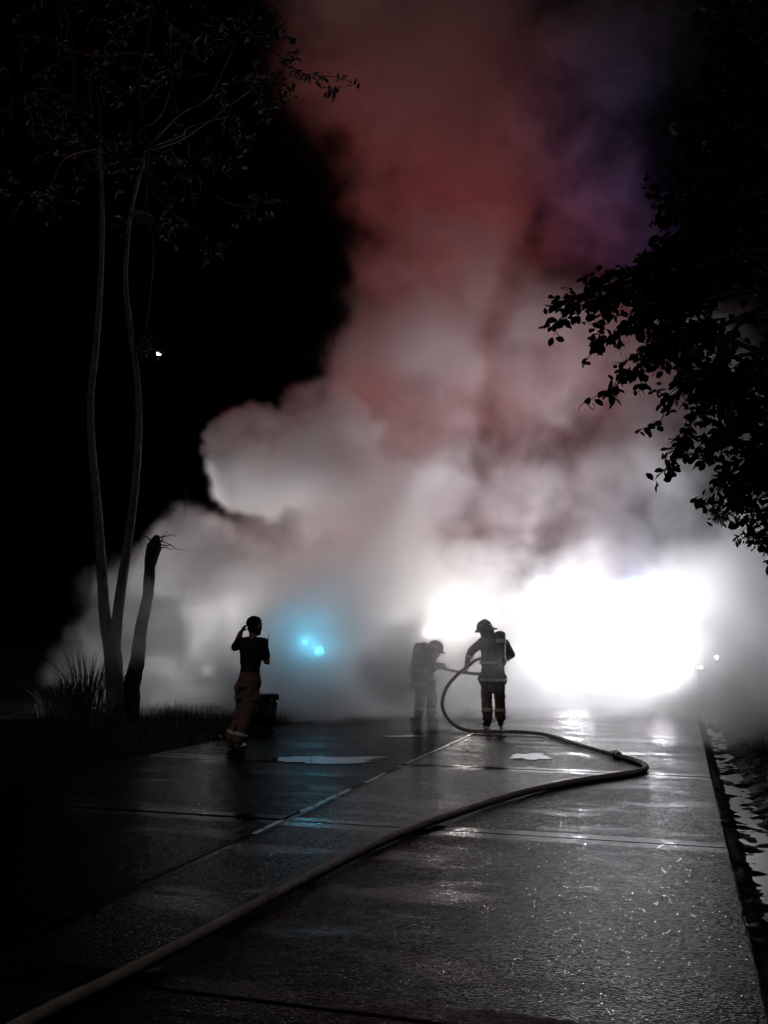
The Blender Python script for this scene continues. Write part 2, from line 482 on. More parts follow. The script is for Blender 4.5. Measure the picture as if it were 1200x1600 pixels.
def twig(sp, r0=0.012, r1=0.003):
    n = len(sp)
    return [(p, r0 + (r1 - r0) * i / (n - 1)) for i, p in enumerate(sp)]

# overhanging tree on the near side of the verge
def near_tree():
    rg = np.random.default_rng(11)
    root_p = rd(9.3, 3.0); root_p.z = 0.05
    t = empty('overhanging_tree', root_p)
    tag(t, 'dark broadleaf tree whose drooping leafy boughs overhang the road', 'tree')
    def loc(p): return p - root_p
    trunk = [(root_p + Vector((0, 0, -0.3)), 0.24), (root_p + Vector((0.05, 0.1, 1.5)), 0.19), (root_p + Vector((-0.08, 0.0, 3.2)), 0.16), (root_p + Vector((0.1, 0, 5.2)), 0.12), (root_p + Vector((0.0, 0.2, 7.5)), 0.06)]
    obj('trunk', tube_mesh('trunk', [(loc(p), r) for p, r in smooth_path(trunk, 0.2)], 14, 1, 0.08), M['darkbark'], t)
    tips = [(862, 512), (866, 486), (900, 474), (948, 482), (880, 500), (925, 500), (912, 568), (935, 545), (958, 608), (985, 580), (1000, 606), (1043, 618), (1030, 664), (1060, 640), (1048, 728), (1075, 705), (1108, 716),
            (1120, 780), (1145, 790), (1170, 832), (1195, 855), (1150, 690), (1125, 640), (1002, 490), (1050, 500), (978, 442), (990, 425), (1004, 410), (1035, 400), (1030, 350), (1045, 335), (1060, 270), (1050, 300), (1058, 205), (1085, 230), (1082, 150), (1100, 95), (1115, 45), (1120, 5), (1130, 120), (1100, 180), (1090, 300)]
    crown_c = at(1290, 420, 9.0)
    limbs, sprays, edge = [], [], []
    for (x, y) in tips:
        tip = at(x, y, rg.uniform(7.9, 9.2))
        inner = at(x + (1230 - x) * rg.uniform(0.35, 0.6) + 10, y + (430 - y) * 0.30 - rg.uniform(15, 60), rg.uniform(8.3, 9.3))
        sp = spray(inner, tip, rg, 0.10, 6, 0.03)
        sprays.append(sp); limbs.append(twig(sp, 0.016, 0.004))
        hub = root_p + Vector((0, 0, float(np.clip(inner.z - 1.2, 1.8, 6.5))))
        if len(limbs) % 3 == 0 or y > 560:
            j_ = lambda k_: Vector(rg.normal(0, k_, 3))
            limbs.append(smooth_path([(hub - Vector((0, 0, 0.5)), 0.05), (hub.lerp(inner, 0.25) + j_(0.15), 0.04), (hub.lerp(inner, 0.55) + Vector((0, 0, 0.4)) + j_(0.2), 0.028), (inner, 0.014)], 0.15))
        for k in range(6):
            a = sp[rg.integers(0, 6)]
            b = a + Vector((rg.normal(-0.08, 0.16), rg.normal(0, 0.22), rg.normal(-0.02, 0.11)))
            s2 = spray(a, b, rg, 0.05, 3, 0.04); sprays.append(s2); limbs.append(twig(s2, 0.006, 0.002))
    for k in range(230):
        y = rg.uniform(-140, 840)
        lo = np.interp(y, [-140, 0, 100, 220, 340, 430, 480, 560, 620, 720, 780, 850], [1150, 1150, 1130, 1095, 1070, 1060, 990, 1000, 1070, 1110, 1160, 1210])
        x = lo + abs(rg.normal(0, 90)) + 15
        a = at(x + rg.uniform(20, 70), y - rg.uniform(10, 60), rg.uniform(8.2, 10.2)); b = at(x - rg.uniform(0, 40), y + rg.uniform(-20, 45), rg.uniform(8.2, 10.2))
        sprays.append(spray(a, b, rg, 0.1, 4, 0.06)); limbs.append(twig(sprays[-1], 0.01, 0.003))
    leaves = sprays_to_leaves(sprays, 0.098, rg, 0.42, 0.062, 3)
    # those whose outline shows best against the smoke
    def key(l):
        d = Vector(l[0]) - Vector((0, 0, CAM_H)); s = 1 / d.y
        px = 600 + F_PX * d.x * s
        py = 1000 - F_PX * d.z * s
        return px + 0.25 * abs(py - 520)
    leaves.sort(key=key)
    shape = leaf_shape(1.0, 0.60)
    rp = np.array(root_p)
    crown = obj('crown', leaves_mesh('crown', [(p - rp, m_) for p, m_ in leaves[300:]], shape), M['leafdark'], t)
    crown['kind'] = 'stuff'
    one = from_arrays('leaf', [tuple(x) for x in shape], LEAF_F)
    for p, m_ in leaves[:300]:
        o = obj('leaf', one, M['leafdark'], crown)
        mm = Matrix([list(r) for r in m_]).to_4x4(); mm.translation = Vector(p) - root_p
        o.matrix_local = mm
    obj('branches', joined_tubes('branches', [[(loc(p), r) for p, r in l] for l in limbs], 6), M['darkbark'], t)
near_tree()

def px_path(pts, d):
    return [(at(x, y, dd), r) for (x, y, r), dd in zip(pts, d if isinstance(d, (list, tuple)) else [d] * len(pts))]
def leafy_tree(name, label, base, stems, pads, leafsize, seed, barkm, leafm, npad=14, droop=0.35, extra=None):
    rg = np.random.default_rng(seed)
    t = empty(name, base)
    tag(t, label, 'tree')
    bm = bmesh.new()
    for s in stems:
        me = tube_mesh('tmp', [(p - base, r) for p, r in smooth_path(s, 0.15)], 14, 1.0, 0.05); bm.from_mesh(me); bpy.data.meshes.remove(me)
    obj('trunk', mesh_of(bm, 'trunk', True), barkm, t)
    sprays, limbs = [], []
    heads = [s[-1][0] for s in stems]
    for x, y, d, r in pads:
        c = at(x, y, d)
        h = min(heads, key=lambda q_: (q_ - c).length)
        limbs.append(smooth_path([(h, 0.03), (h.lerp(c, 0.3) + Vector(rg.normal(0, 0.15, 3)), 0.022), (h.lerp(c, 0.65) + Vector(rg.normal(0, 0.2, 3)), 0.016), (c, 0.01)], 0.2))
        for k in range(npad):
            v = Vector(rg.normal(0, 1, 3)); v.normalize(); v.z *= 0.6
            a = c + v * r * 0.2; b = c + v * r * rg.uniform(0.6, 1.1) + Vector((0, 0, -0.1 * r))
            sprays.append(spray(a, b, rg, 0.12, 4, 0.05)); limbs.append(twig(sprays[-1], 0.010, 0.003))
    for a, b in extra or []:
        sp = spray(a, b, rg, 0.04, 6, 0.02); sprays.append(sp); limbs.append(twig(sp, 0.012, 0.003))
        for k in range(5):
            p_ = sp[rg.integers(1, 6)]; s2 = spray(p_, p_ + Vector((rg.normal(0.05, 0.12), rg.normal(0, 0.15), rg.normal(-0.06, 0.13))), rg, 0.04, 3, 0.03); sprays.append(s2); limbs.append(twig(s2, 0.005, 0.002))
    leaves = sprays_to_leaves(sprays, leafsize, rg, droop, leafsize * 0.75, 2)
    rp = np.array(base)
    c = obj('crown', leaves_mesh('crown', [(p - rp, m_) for p, m_ in leaves], leaf_shape(1.0, 0.34)), leafm, t)
    c['kind'] = 'stuff'
    obj('branches', joined_tubes('branches', [[(p - base, r) for p, r in l] for l in limbs], 6), M['darkbark'], t)
    return t
b0 = on_ground(184, 1137); b0.z = 0
stem_l = px_path([(184, 1150, 0.15), (180, 1090, 0.145), (176, 1020, 0.15), (164, 965, 0.10), (159, 890, 0.085), (152, 790, 0.075), (143, 690, 0.068), (142, 620, 0.064), (150, 540, 0.058), (157, 440, 0.05), (160, 330, 0.04), (155, 230, 0.03)], 16.0)
stem_r = px_path([(178, 1020, 0.11), (184, 960, 0.095), (192, 900, 0.085), (201, 840, 0.075), (211, 760, 0.068), (217, 660, 0.062), (213, 580, 0.055), (202, 500, 0.05), (196, 430, 0.042), (205, 330, 0.034), (230, 230, 0.026)], [16.0, 15.95, 15.9, 15.85, 15.8, 15.8, 15.8, 15.8, 15.8, 15.8, 15.8])
pads = [(250, 340, 15.6, 0.9), (190, 250, 16, 1.2), (300, 260, 15.6, 1.1), (100, 230, 16, 1.3), (40, 300, 15.5, 1.2), (360, 180, 15.4, 1.0), (270, 120, 15.5, 1.4), (150, 90, 16, 1.5), (30, 130, 16, 1.5), (370, 60, 15.5, 1.1), (240, 10, 15.5, 1.5), (90, -20, 16, 1.5), (225, 540, 15.7, 0.45), (410, 130, 15.3, 0.6), (405, 320, 15.6, 0.5), (330, 390, 15.8, 0.4)]
tw = [(at(400, 60, 15), at(470, 118, 15)), (at(440, 100, 15), at(515, 140, 15)), (at(470, 118, 15), at(552, 128, 15)), (at(400, 90, 15), at(455, 150, 15)), (at(410, 30, 15), at(462, 70, 15)), (at(380, 20, 15), at(440, 40, 15)), (at(400, 140, 15), at(440, 200, 15))]
leafy_tree('forked_tree', 'slim pale tree forking low into two tall stems, left of the smoke', b0, [stem_l, stem_r], pads, 0.15, 21, M['bark'], M['leaf'], 13, 0.4, tw)

# broken leaning trunk behind it
b1 = on_ground(204, 1137); b1.z = 0
t = empty('broken_tree', b1)
tag(t, 'leaning dark trunk with broken top and bare twigs, half lost in smoke', 'tree')
st = smooth_path(px_path([(203, 1146, 0.18), (203, 1110, 0.17), (205, 1075, 0.155), (215, 1030, 0.125), (220, 985, 0.11), (231, 930, 0.095), (234, 885, 0.10), (241, 855, 0.14), (246, 836, 0.04)], [16.4, 16.4, 16.4, 16.5, 16.6, 16.7, 16.8, 16.9, 16.9]), 0.1)
obj('trunk', tube_mesh('trunk', [(p - b1, r) for p, r in st], 14, 1.0, 0.16), M['darkbark'], t)
rg = np.random.default_rng(5)
for a, b in [((246, 842), (276, 838)), ((246, 850), (290, 860)), ((244, 856), (272, 858)), ((246, 846), (268, 852)), ((238, 846), (222, 836)), ((250, 848), (262, 830))]:
    sp = spray(at(*a, 16.9), at(*b, 16.7), rg, 0.08, 5, 0.05)
    obj('twig', tube_mesh('twig', [(p - b1, r) for p, r in twig(sp, 0.016, 0.004)], 6), M['darkbark'], t)

# bough of a tree further along the verge, blurred by smoke
b2 = rd(17.5, 4.6); b2.z = 0.1
stem = smooth_path([(b2 + Vector((0, 0, -0.3)), 0.2), (b2 + Vector((-0.1, 0, 1.6)), 0.16), (b2 + Vector((0.1, 0.1, 3.4)), 0.12), (b2 + Vector((-0.2, 0, 5.2)), 0.06)], 0.3)
pads = [(1150, 770, 16.6, 0.6), (1190, 800, 16.6, 0.7), (1210, 730, 16.8, 0.9), (1130, 800, 16.6, 0.4), (1180, 840, 16.6, 0.4), (1235, 840, 16.6, 0.7), (1260, 700, 17, 1.2), (1300, 800, 17, 1.2)]
leafy_tree('hazy_tree', 'leafy bough hanging low into the smoke beyond the gutter', b2, [stem], pads, 0.13, 33, M['darkbark'], M['leafdark'], 16, 0.4)

# reeds and a shrub by the forked tree
def reeds(x, y, d, n, h, spread, label, seed, lean=0.5):
    rg = random.Random(seed)
    base = at(x, y, d); base.z = 0.0
    t = empty('reed_clump', base)
    tag(t, label, 'plant', 'reed clumps beside the forked tree')
    V, Fc = [], []
    for i in range(n):
        a = rg.uniform(0, 2 * math.pi); rr = spread * math.sqrt(rg.random())
        p = Vector((math.cos(a) * rr, math.sin(a) * rr * 0.7, 0))
        hh = h * rg.uniform(0.55, 1.0); w = rg.uniform(0.004, 0.010)
        d_ = Vector((math.cos(a), math.sin(a), 0)); s = Vector((-d_.y, d_.x, 0)) + Vector((0.3, 0, 0)); s.normalize()
        ln = lean * hh * rg.uniform(0.3, 1.2)
        b = len(V); k = 6
        for j in range(k + 1):
            tt = j / k
            q_ = p + d_ * (ln * tt ** 2.2) + Vector((0, 0, hh * (tt - 0.35 * lean * tt ** 3)))
            ww = w * (1 - tt) ** 0.6 + 0.001
            V += [tuple(q_ - s * ww), tuple(q_ + s * ww)]
        for j in range(k): Fc.append((b + 2 * j, b + 2 * j + 1, b + 2 * j + 3, b + 2 * j + 2))
    o = obj('blades', from_arrays('blades', V, Fc), M['reed'], t)
    o['kind'] = 'stuff'
reeds(135, 1128, 16.6, 240, 1.7, 0.5, 'tall pale reed clump touching the forked trunk, tops drooping', 1, 0.55)
reeds(98, 1132, 16.2, 160, 1.25, 0.45, 'shorter pale reed clump further from the forked trunk', 2, 0.7)
reeds(160, 1134, 15.6, 90, 0.8, 0.3, 'low knee-high reed tuft in front of the forked trunk', 3, 0.7)

# ------------------------------------------------------------------ people
_b = bmesh.new(); bmesh.ops.create_icosphere(_b, subdivisions=2, radius=1.0)
BALL = [v.co.copy() for v in _b.verts]; _b.free()
def cap(bm, p0, r0, p1=None, r1=None):
    """Tapered capsule (or ball) as a convex hull."""
    t = bmesh.new()
    for p, r in ((p0, r0),) if p1 is None else ((p0, r0), (p1, r1)):
        rr = r if isinstance(r, tuple) else (r, r, r)
        for c in BALL: t.verts.new(Vector(p) + Vector((c.x * rr[0], c.y * rr[1], c.z * rr[2])))
    h = bmesh.ops.convex_hull(t, input=t.verts[:])
    junk = [v for v in t.verts if not v.link_faces]
    if junk: bmesh.ops.delete(t, geom=junk, context='VERTS')
    me = bpy.data.meshes.new('tmp'); t.to_mesh(me); t.free()
    bm.from_mesh(me); bpy.data.meshes.remove(me)
def chain(bm, pts):
    for (a, ra), (b, rb) in zip(pts, pts[1:]): cap(bm, a, ra, b, rb)
def sculpt(name, bm, voxel, m, parent, smooth=4, wrinkle=0.0, wscale=7.0, loc=(0, 0, 0)):
    """Fuse overlapping volumes into one continuous skin."""
    me = mesh_of(bm, name)
    tmp = bpy.data.objects.new('tmp', me); COL.objects.link(tmp)
    md = tmp.modifiers.new('r', 'REMESH'); md.mode = 'VOXEL'; md.voxel_size = voxel; md.use_smooth_shade = True
    ms = tmp.modifiers.new('s', 'SMOOTH'); ms.iterations = smooth; ms.factor = 0.5
    dg = bpy.context.evaluated_depsgraph_get()
    out = bpy.data.meshes.new_from_object(tmp.evaluated_get(dg))
    out.name = name
    bpy.data.objects.remove(tmp); bpy.data.meshes.remove(me)
    if wrinkle:
        nrm = [v.normal.copy() for v in out.vertices]
        for v, n in zip(out.vertices, nrm):
            c = v.co
            w = mn.noise((c.x * wscale, c.y * wscale, c.z * wscale * 2.2)) + 0.5 * mn.noise((c.x * wscale * 2.7, c.y * wscale * 2.7, c.z * wscale * 5))
            v.co = c + n * (w * wrinkle)
    out.polygons.foreach_set('use_smooth', [True] * len(out.polygons))
    out.materials.clear()
    return obj(name, out, m, parent, loc)
def hand(bm, wrist, d, n, s=1.0, side=1, curl=0.9):
    """Palm, four unequal curled fingers and a thumb. d: along the hand, n: palm side."""
    w, d, n = Vector(wrist), Vector(d).normalized(), Vector(n)
    n = (n - d * n.dot(d)).normalized()
    x = d.cross(n).normalized() * side
    k = w + d * 0.085 * s
    for i in (-1.5, -0.5, 0.5, 1.5):
        cap(bm, w + x * i * 0.011 * s, 0.015 * s, k + x * i * 0.019 * s, 0.013 * s)
    for i, L_ in zip((-1.5, -0.5, 0.5, 1.5), (0.062, 0.078, 0.083, 0.074)):
        p = k + x * i * 0.020 * s; a = 0.25
        for f, r in ((0.45, 0.0095), (0.32, 0.0088), (0.23, 0.0080)):
            q_ = p + (d * math.cos(a) + n * math.sin(a)) * (L_ * f * s)
            cap(bm, p, r * s, q_, r * s * 0.93); p = q_; a += curl
    p = w + d * 0.025 * s + x * 0.024 * s
    q_ = p + (d * 0.6 + x * 0.55 + n * 0.45).normalized() * 0.042 * s
    cap(bm, p, 0.013 * s, q_, 0.0105 * s)
    cap(bm, q_, 0.0105 * s, q_ + (d * 0.75 + n * 0.6).normalized() * 0.032 * s, 0.009 * s)
def head(bm, c, look, s=1.0):
    """Skull, jaw, nose, ears, brow; look = horizontal facing direction."""
    c, f = Vector(c), Vector(look).normalized()
    sd = f.cross(Vector((0, 0, 1))).normalized()
    up = sd.cross(f)
    cap(bm, c + up * 0.03 * s - f * 0.012 * s, 0.088 * s, c + up * 0.02 * s + f * 0.02 * s, 0.078 * s)
    cap(bm, c + f * 0.03 * s - up * 0.01 * s, 0.068 * s, c + f * 0.055 * s - up * 0.075 * s, 0.038 * s)
    cap(bm, c + f * 0.088 * s + up * 0.015 * s, 0.010 * s, c + f * 0.108 * s - up * 0.022 * s, 0.014 * s)
    for k in (-1, 1):
        cap(bm, c + sd * k * 0.082 * s + up * 0.012 * s, (0.010 * s, 0.018 * s, 0.024 * s), c + sd * k * 0.080 * s - up * 0.02 * s, 0.011 * s)
        cap(bm, c + f * 0.080 * s + sd * k * 0.030 * s + up * 0.032 * s, 0.013 * s, c + f * 0.078 * s + sd * k * 0.045 * s + up * 0.03 * s, 0.011 * s)
    cap(bm, c + f * 0.082 * s - up * 0.05 * s - sd * 0.018 * s, 0.009 * s, c + f * 0.082 * s - up * 0.05 * s + sd * 0.018 * s, 0.009 * s)
def cuff(name, a, b, t0, t1, r, m, parent, n=20):
    """A band round a limb from a to b between fractions t0 and t1."""
    a, b = Vector(a), Vector(b)
    path = [(a.lerp(b, t0), r), (a.lerp(b, (t0 + t1) / 2), r * 1.012), (a.lerp(b, t1), r * 1.02)]
    return obj(name, tube_mesh(name, path, n), m, parent)
def boot(bm, ankle, fwd, s=1.0):
    a, f = Vector(ankle), Vector(fwd).normalized()
    g0 = Vector((a.x, a.y, 0.045))
    cap(bm, a + Vector((0, 0, 0.16)), 0.062 * s, a, 0.058 * s)
    cap(bm, a, 0.056 * s, g0 - f * 0.03, (0.045, 0.045, 0.045))
    cap(bm, g0 - f * 0.03, (0.045, 0.05, 0.045), g0 + f * 0.15, (0.048, 0.05, 0.040))
    cap(bm, a + f * 0.02, 0.05, g0 + f * 0.12, 0.042)

# the man without a coat
mp = on_ground(378, 1172); mp.z = 0.0
man = empty('person', mp)
tag(man, 'person in dark T-shirt and brown bunker trousers, hand raised to head', 'person')
face = Vector((0.72, 0.68, -0.02))
Ls, Le, Lw = (-0.045, 0.02, 1.425), (-0.155, 0.17, 1.345), (-0.062, 0.11, 1.555)
Rs, Re, Rw = (0.245, 0.02, 1.425), (0.302, 0.075, 1.160), (0.245, 0.27, 1.30)
legR = [(0.125, 0.0, 0.90), (0.07, 0.02, 0.50), (-0.055, -0.03, 0.11)]
legL = [(0.02, 0.03, 0.90), (-0.025, 0.10, 0.50), (-0.165, 0.13, 0.13)]
bm = bmesh.new()
head(bm, (0.135, 0.03, 1.632), face, 1.1)
chain(bm, [((0.125, 0.03, 1.58), 0.054), ((0.105, 0.02, 1.44), 0.062), ((0.10, 0.02, 1.34), (0.13, 0.09, 0.10)), ((0.095, 0.01, 1.15), (0.115, 0.085, 0.1)), ((0.08, 0.0, 0.98), (0.13, 0.095, 0.1))])
for s_, e_, w_ in ((Ls, Le, Lw), (Rs, Re, Rw)): chain(bm, [(s_, 0.06), (e_, 0.048), (w_, 0.034)])
chain(bm, [(Ls, 0.055), ((0.10, 0.02, 1.40), 0.075), (Rs, 0.055)])
for lg in (legR, legL): chain(bm, [(lg[0], 0.085), (lg[1], 0.058), (lg[2], 0.042), ((lg[2][0] + 0.03, lg[2][1] + 0.09, 0.05), 0.035)])
hand(bm, Lw, (0.5, -0.2, 0.75), (0.8, -0.3, 0.1), 1.0, 1, 0.35)
hand(bm, Rw, (-0.1, -0.15, 0.95), (0.7, 0.4, 0.1), 1.0, -1, 0.95)
sculpt('body', bm, 0.0068, M['skin'], man, 3)
bm = bmesh.new()
hc = Vector((0.135, 0.03, 1.632)); f_ = face.normalized()
cap(bm, hc + Vector((0, 0, 0.045)) - f_ * 0.024, 0.101, hc + Vector((0, 0, 0.056)) + f_ * 0.014, 0.087)
cap(bm, hc - f_ * 0.04 + Vector((0, 0, 0.0)), 0.074, hc - f_ * 0.045 - Vector((0, 0, 0.05)), 0.05)
sculpt('hair', bm, 0.008, M['hair'], man, 2, 0.004, 30)
bm = bmesh.new()
chain(bm, [((0.104, 0.02, 1.43), (0.085, 0.075, 0.05)), ((0.10, 0.02, 1.35), (0.175, 0.118, 0.10)), ((0.092, 0.01, 1.17), (0.148, 0.112, 0.1)), ((0.09, 0.0, 1.04), (0.132, 0.104, 0.05))])
chain(bm, [(Ls, 0.068), ((0.10, 0.02, 1.41), 0.083), (Rs, 0.068)])
cap(bm, Ls, 0.07, tuple(Vector(Ls).lerp(Vector(Le), 0.8)), 0.066)
cap(bm, Rs, 0.07, tuple(Vector(Rs).lerp(Vector(Re), 0.72)), 0.066)
sculpt('shirt', bm, 0.011, M['black'], man, 5, 0.008, 9)
bm = bmesh.new()
chain(bm, [((0.09, 0.0, 1.03), (0.134, 0.108, 0.02)), ((0.085, 0.0, 0.95), (0.158, 0.125, 0.06)), ((0.075, 0.01, 0.84), (0.172, 0.135, 0.06))])
chain(bm, [(legR[0], 0.125), (legR[1], 0.102), ((-0.045, -0.026, 0.15), 0.085)])
chain(bm, [(legL[0], 0.112), (legL[1], 0.090), ((-0.155, 0.128, 0.16), 0.080)])
cap(bm, (-0.075, -0.01, 0.80), (0.045, 0.075, 0.10))
cap(bm, (-0.065, 0.0, 0.68), (0.05, 0.07, 0.05))
cap(bm, (0.20, -0.02, 0.72), (0.035, 0.07, 0.11))
sculpt('trousers', bm, 0.012, M['trousers'], man, 4, 0.008, 8)
obj('belt', tube_mesh('belt', [((Vector((0.09, 0.0, 1.025))), 0.136), (Vector((0.09, 0, 1.045)), 0.138), (Vector((0.09, 0, 1.065)), 0.135)], 28, 0.78, up=Vector((0, 1, 0))), M['plastic'], man)
for lg in (legR, legL):
    cuff('reflective_band', lg[1], lg[2], 0.70, 0.82, 0.0965, M['band'], man)
bm = bmesh.new(); boot(bm, legR[2], (0.35, 0.9, 0)); sculpt('boot', bm, 0.009, M['rubber'], man, 3)
bm = bmesh.new(); boot(bm, legL[2], (0.2, 0.95, 0)); sculpt('boot', bm, 0.009, M['rubber'], man, 3)
# radio held against the chest
rp_ = mp + Vector((0.272, 0.24, 1.33))
radio = empty('handheld_radio', rp_)
tag(radio, 'small black handheld radio with thin antenna, held at the chest', 'radio')
obj('case', box_mesh('case', (-0.03, -0.018, 0), (0.03, 0.018, 0.135), 0.006), M['plastic'], radio)
obj('antenna', tube_mesh('antenna', [(Vector((0.015, 0, 0.13)), 0.007), (Vector((0.03, 0, 0.18)), 0.006), (Vector((0.062, 0, 0.245)), 0.003)], 8), M['plastic'], radio)
obj('knob', lathe_mesh('knob', [(0.008, 0.133), (0.008, 0.155), (0.006, 0.157)], 12), M['plastic'], radio, (-0.015, 0, 0))

def firefighter(base, label, j):
    """A firefighter in coat, bunker trousers, boots, helmet and air pack; j holds the joints."""
    t = empty('person', base)
    tag(t, label, 'person')
    V_ = lambda k: Vector(j[k])
    pel, chest, neck, hd = V_('pelvis'), V_('chest'), V_('neck'), V_('head')
    look = V_('look')
    bm = bmesh.new()
    head(bm, hd, look)
    chain(bm, [(hd - Vector((0, 0, 0.04)), 0.055), (neck, 0.06), (chest, (0.13, 0.09, 0.1)), (pel, (0.13, 0.095, 0.09))])
    for sd in 'LR':
        s_, e_, w_ = V_(sd + 's'), V_(sd + 'e'), V_(sd + 'w')
        chain(bm, [(chest + (s_ - chest) * 0.3, 0.08), (s_, 0.056), (e_, 0.044), (w_, 0.032)])
        hp, kn, an = V_(sd + 'h'), V_(sd + 'k'), V_(sd + 'a')
        chain(bm, [(hp, 0.085), (kn, 0.06), (an, 0.045), (Vector((an.x, an.y, 0.05)) + V_(sd + 'f') * 0.1, 0.03)])
    sculpt('body', bm, 0.0085, M['skin'], t, 3)
    for sd, side in (('L', 1), ('R', -1)):
        bm = bmesh.new()
        hand(bm, V_(sd + 'w'), V_(sd + 'hd'), V_(sd + 'hn'), 1.15, side, 1.0)
        sculpt('glove', bm, 0.0065, M['rubber'], t, 2)
    # coat with flared skirt
    bm = bmesh.new()
    ax = (chest - pel)
    chain(bm, [(neck, (0.085, 0.08, 0.05)), (chest + ax * 0.15, (0.215, 0.15, 0.10)), (chest - ax * 0.3, (0.21, 0.15, 0.10)), (pel + ax * 0.25, (0.195, 0.15, 0.08)), (pel - Vector((0, 0, j['skirt'] * 0.5)), (0.215, 0.16, 0.06)), (pel - Vector((0, 0, j['skirt'])), (0.235, 0.17, 0.02))])
    for sd in 'LR':
        s_, e_, w_ = V_(sd + 's'), V_(sd + 'e'), V_(sd + 'w')
        chain(bm, [(chest + ax * 0.2, 0.10), (s_, 0.085), (e_, 0.072), (e_.lerp(w_, 0.92), 0.052)])
        cap(bm, V_(sd + 'h') + Vector((0.11 if sd == 'R' else -0.11, 0, -0.06)), (0.05, 0.08, 0.09))
    chain(bm, [(neck - (hd - neck) * 0.3, (0.12, 0.11, 0.05)), (neck + (hd - neck) * 0.35, (0.092, 0.092, 0.04))])
    for sd in 'LR': cap(bm, V_(sd + 's').lerp(neck, 0.1), 0.085, neck.lerp(V_(sd + 's'), 0.3), 0.085)
    sculpt('coat', bm, 0.013, M['coat'], t, 4, 0.014, 7)
    bm = bmesh.new()
    lk = look.normalized()
    cap(bm, hd + Vector((0, 0, 0.03)) - lk * 0.03, (0.118, 0.118, 0.05), neck - lk * 0.04, (0.135, 0.12, 0.03))
    sculpt('neck_flap', bm, 0.012, M['black'], t, 3, 0.008, 9)
    for f_b, rx_, ry_ in ((0.42, 0.226, 0.168), (-0.42, 0.232, 0.178)):
        c_b = pel + ax * f_b
        prof_ = [(1.0, -0.024), (1.02, -0.022), (1.02, 0.022), (1.0, 0.024)]
        vb, fb = [], []
        for k in range(32):
            a = 2 * math.pi * k / 32
            vb += [tuple(c_b + Vector((rx_ * m_ * math.cos(a), ry_ * m_ * math.sin(a), z_))) for m_, z_ in prof_]
        for k in range(32):
            for i_ in range(4):
                n_ = (k + 1) % 32
                fb.append((k * 4 + i_, n_ * 4 + i_, n_ * 4 + (i_ + 1) % 4, k * 4 + (i_ + 1) % 4))
        obj('coat_band', from_arrays('coat_band', vb, fb), M['band'], t)
    for sd in 'LR':
        e_, w_ = V_(sd + 'e'), V_(sd + 'w')
        cuff('sleeve_band', e_, w_, 0.30, 0.46, 0.071, M['band'], t)
    bm = bmesh.new()
    for sd in 'LR':
        hp, kn, an = V_(sd + 'h'), V_(sd + 'k'), V_(sd + 'a')
        chain(bm, [(hp, 0.125), (hp.lerp(kn, 0.5), 0.108), (kn, 0.098), (kn.lerp(an, 0.86), 0.088)])
    chain(bm, [(pel, (0.16, 0.13, 0.08)), ((V_('Lh') + V_('Rh')) / 2, (0.17, 0.13, 0.08))])
    sculpt('trousers', bm, 0.013, M['trousers'], t, 4, 0.016, 8)
    for sd in 'LR':
        cuff('reflective_band', V_(sd + 'k'), V_(sd + 'a'), 0.50, 0.66, 0.101, M['band'], t)
        bm = bmesh.new(); boot(bm, V_(sd + 'a'), V_(sd + 'f'), 1.15); sculpt('boot', bm, 0.010, M['rubber'], t, 3)
    # helmet
    hz = look.copy(); hz.normalize()
    rot = Matrix.Rotation(math.atan2(hz.y, hz.x), 4, 'Z') @ Matrix.Rotation(j.get('nod', 0.0), 4, 'Y')
    prof = [(0.135, 0.0), (0.132, 0.03), (0.122, 0.075), (0.10, 0.115), (0.065, 0.142), (0.02, 0.152)]
    shell = lathe_mesh('shell', prof, 24)
    for v in shell.vertices: v.co.x *= 1.12
    hel = empty('helmet', hd + Vector((0, 0, 0.035)), parent=t)
    hel.matrix_local = Matrix.Translation(hd + Vector((0, 0, 0.035))) @ rot
    obj('shell', shell, M['helmet'], hel)
    bmb = bmesh.new(); n = 36; A, B, C, D = [], [], [], []
    for i in range(n):
        a = 2 * math.pi * i / n
        ext = 0.028 + 0.085 * max(0, -math.cos(a)) ** 1.5 + 0.02 * max(0, math.cos(a))
        c_, s_ = math.cos(a), math.sin(a)
        A.append(bmb.verts.new((0.145 * c_, 0.13 * s_, 0.012))); B.append(bmb.verts.new(((0.15 + ext) * c_, (0.135 + ext * 0.7) * s_, -0.012 - 0.25 * ext)))
        C.append(bmb.verts.new(((0.15 + ext) * c_, (0.135 + ext * 0.7) * s_, -0.020 - 0.25 * ext))); D.append(bmb.verts.new((0.145 * c_, 0.13 * s_, -0.002)))
    for P_, Q_ in ((A, B), (B, C), (C, D), (D, A)):
        for i in range(n): bmb.faces.new((P_[i], P_[(i + 1) % n], Q_[(i + 1) % n], Q_[i]))
    bmesh.ops.recalc_face_normals(bmb, faces=bmb.faces[:])
    obj('brim', mesh_of(bmb, 'brim', True), M['helmet'], hel)
    ridge = [(Vector((0.15 * math.cos(a), 0, 0.158 * math.sin(a))), 0.012) for a in np.linspace(0.35, math.pi - 0.35, 12)]
    obj('ridge', tube_mesh('ridge', ridge, 8, 1, up=Vector((0, 1, 0))), M['helmet'], hel)
    for a in (math.pi, math.pi * 0.62, -math.pi * 0.62):
        pts_ = [(Vector((0.147 * math.cos(a + d_), 0.131 * math.sin(a + d_), 0.045)), 0.013) for d_ in (-0.22, 0, 0.22)]
        obj('reflective_patch', tube_mesh('reflective_patch', pts_, 8, 1.0), M['band'], hel)
    # air pack: cylinder, back plate, shoulder straps, waist belt, hose
    b_ = V_('pack_back')           # outward direction of the back
    pack = empty('air_pack', chest, parent=t)
    axn = ax.normalized()
    o0 = b_ * 0.19 + V_('pack_off')
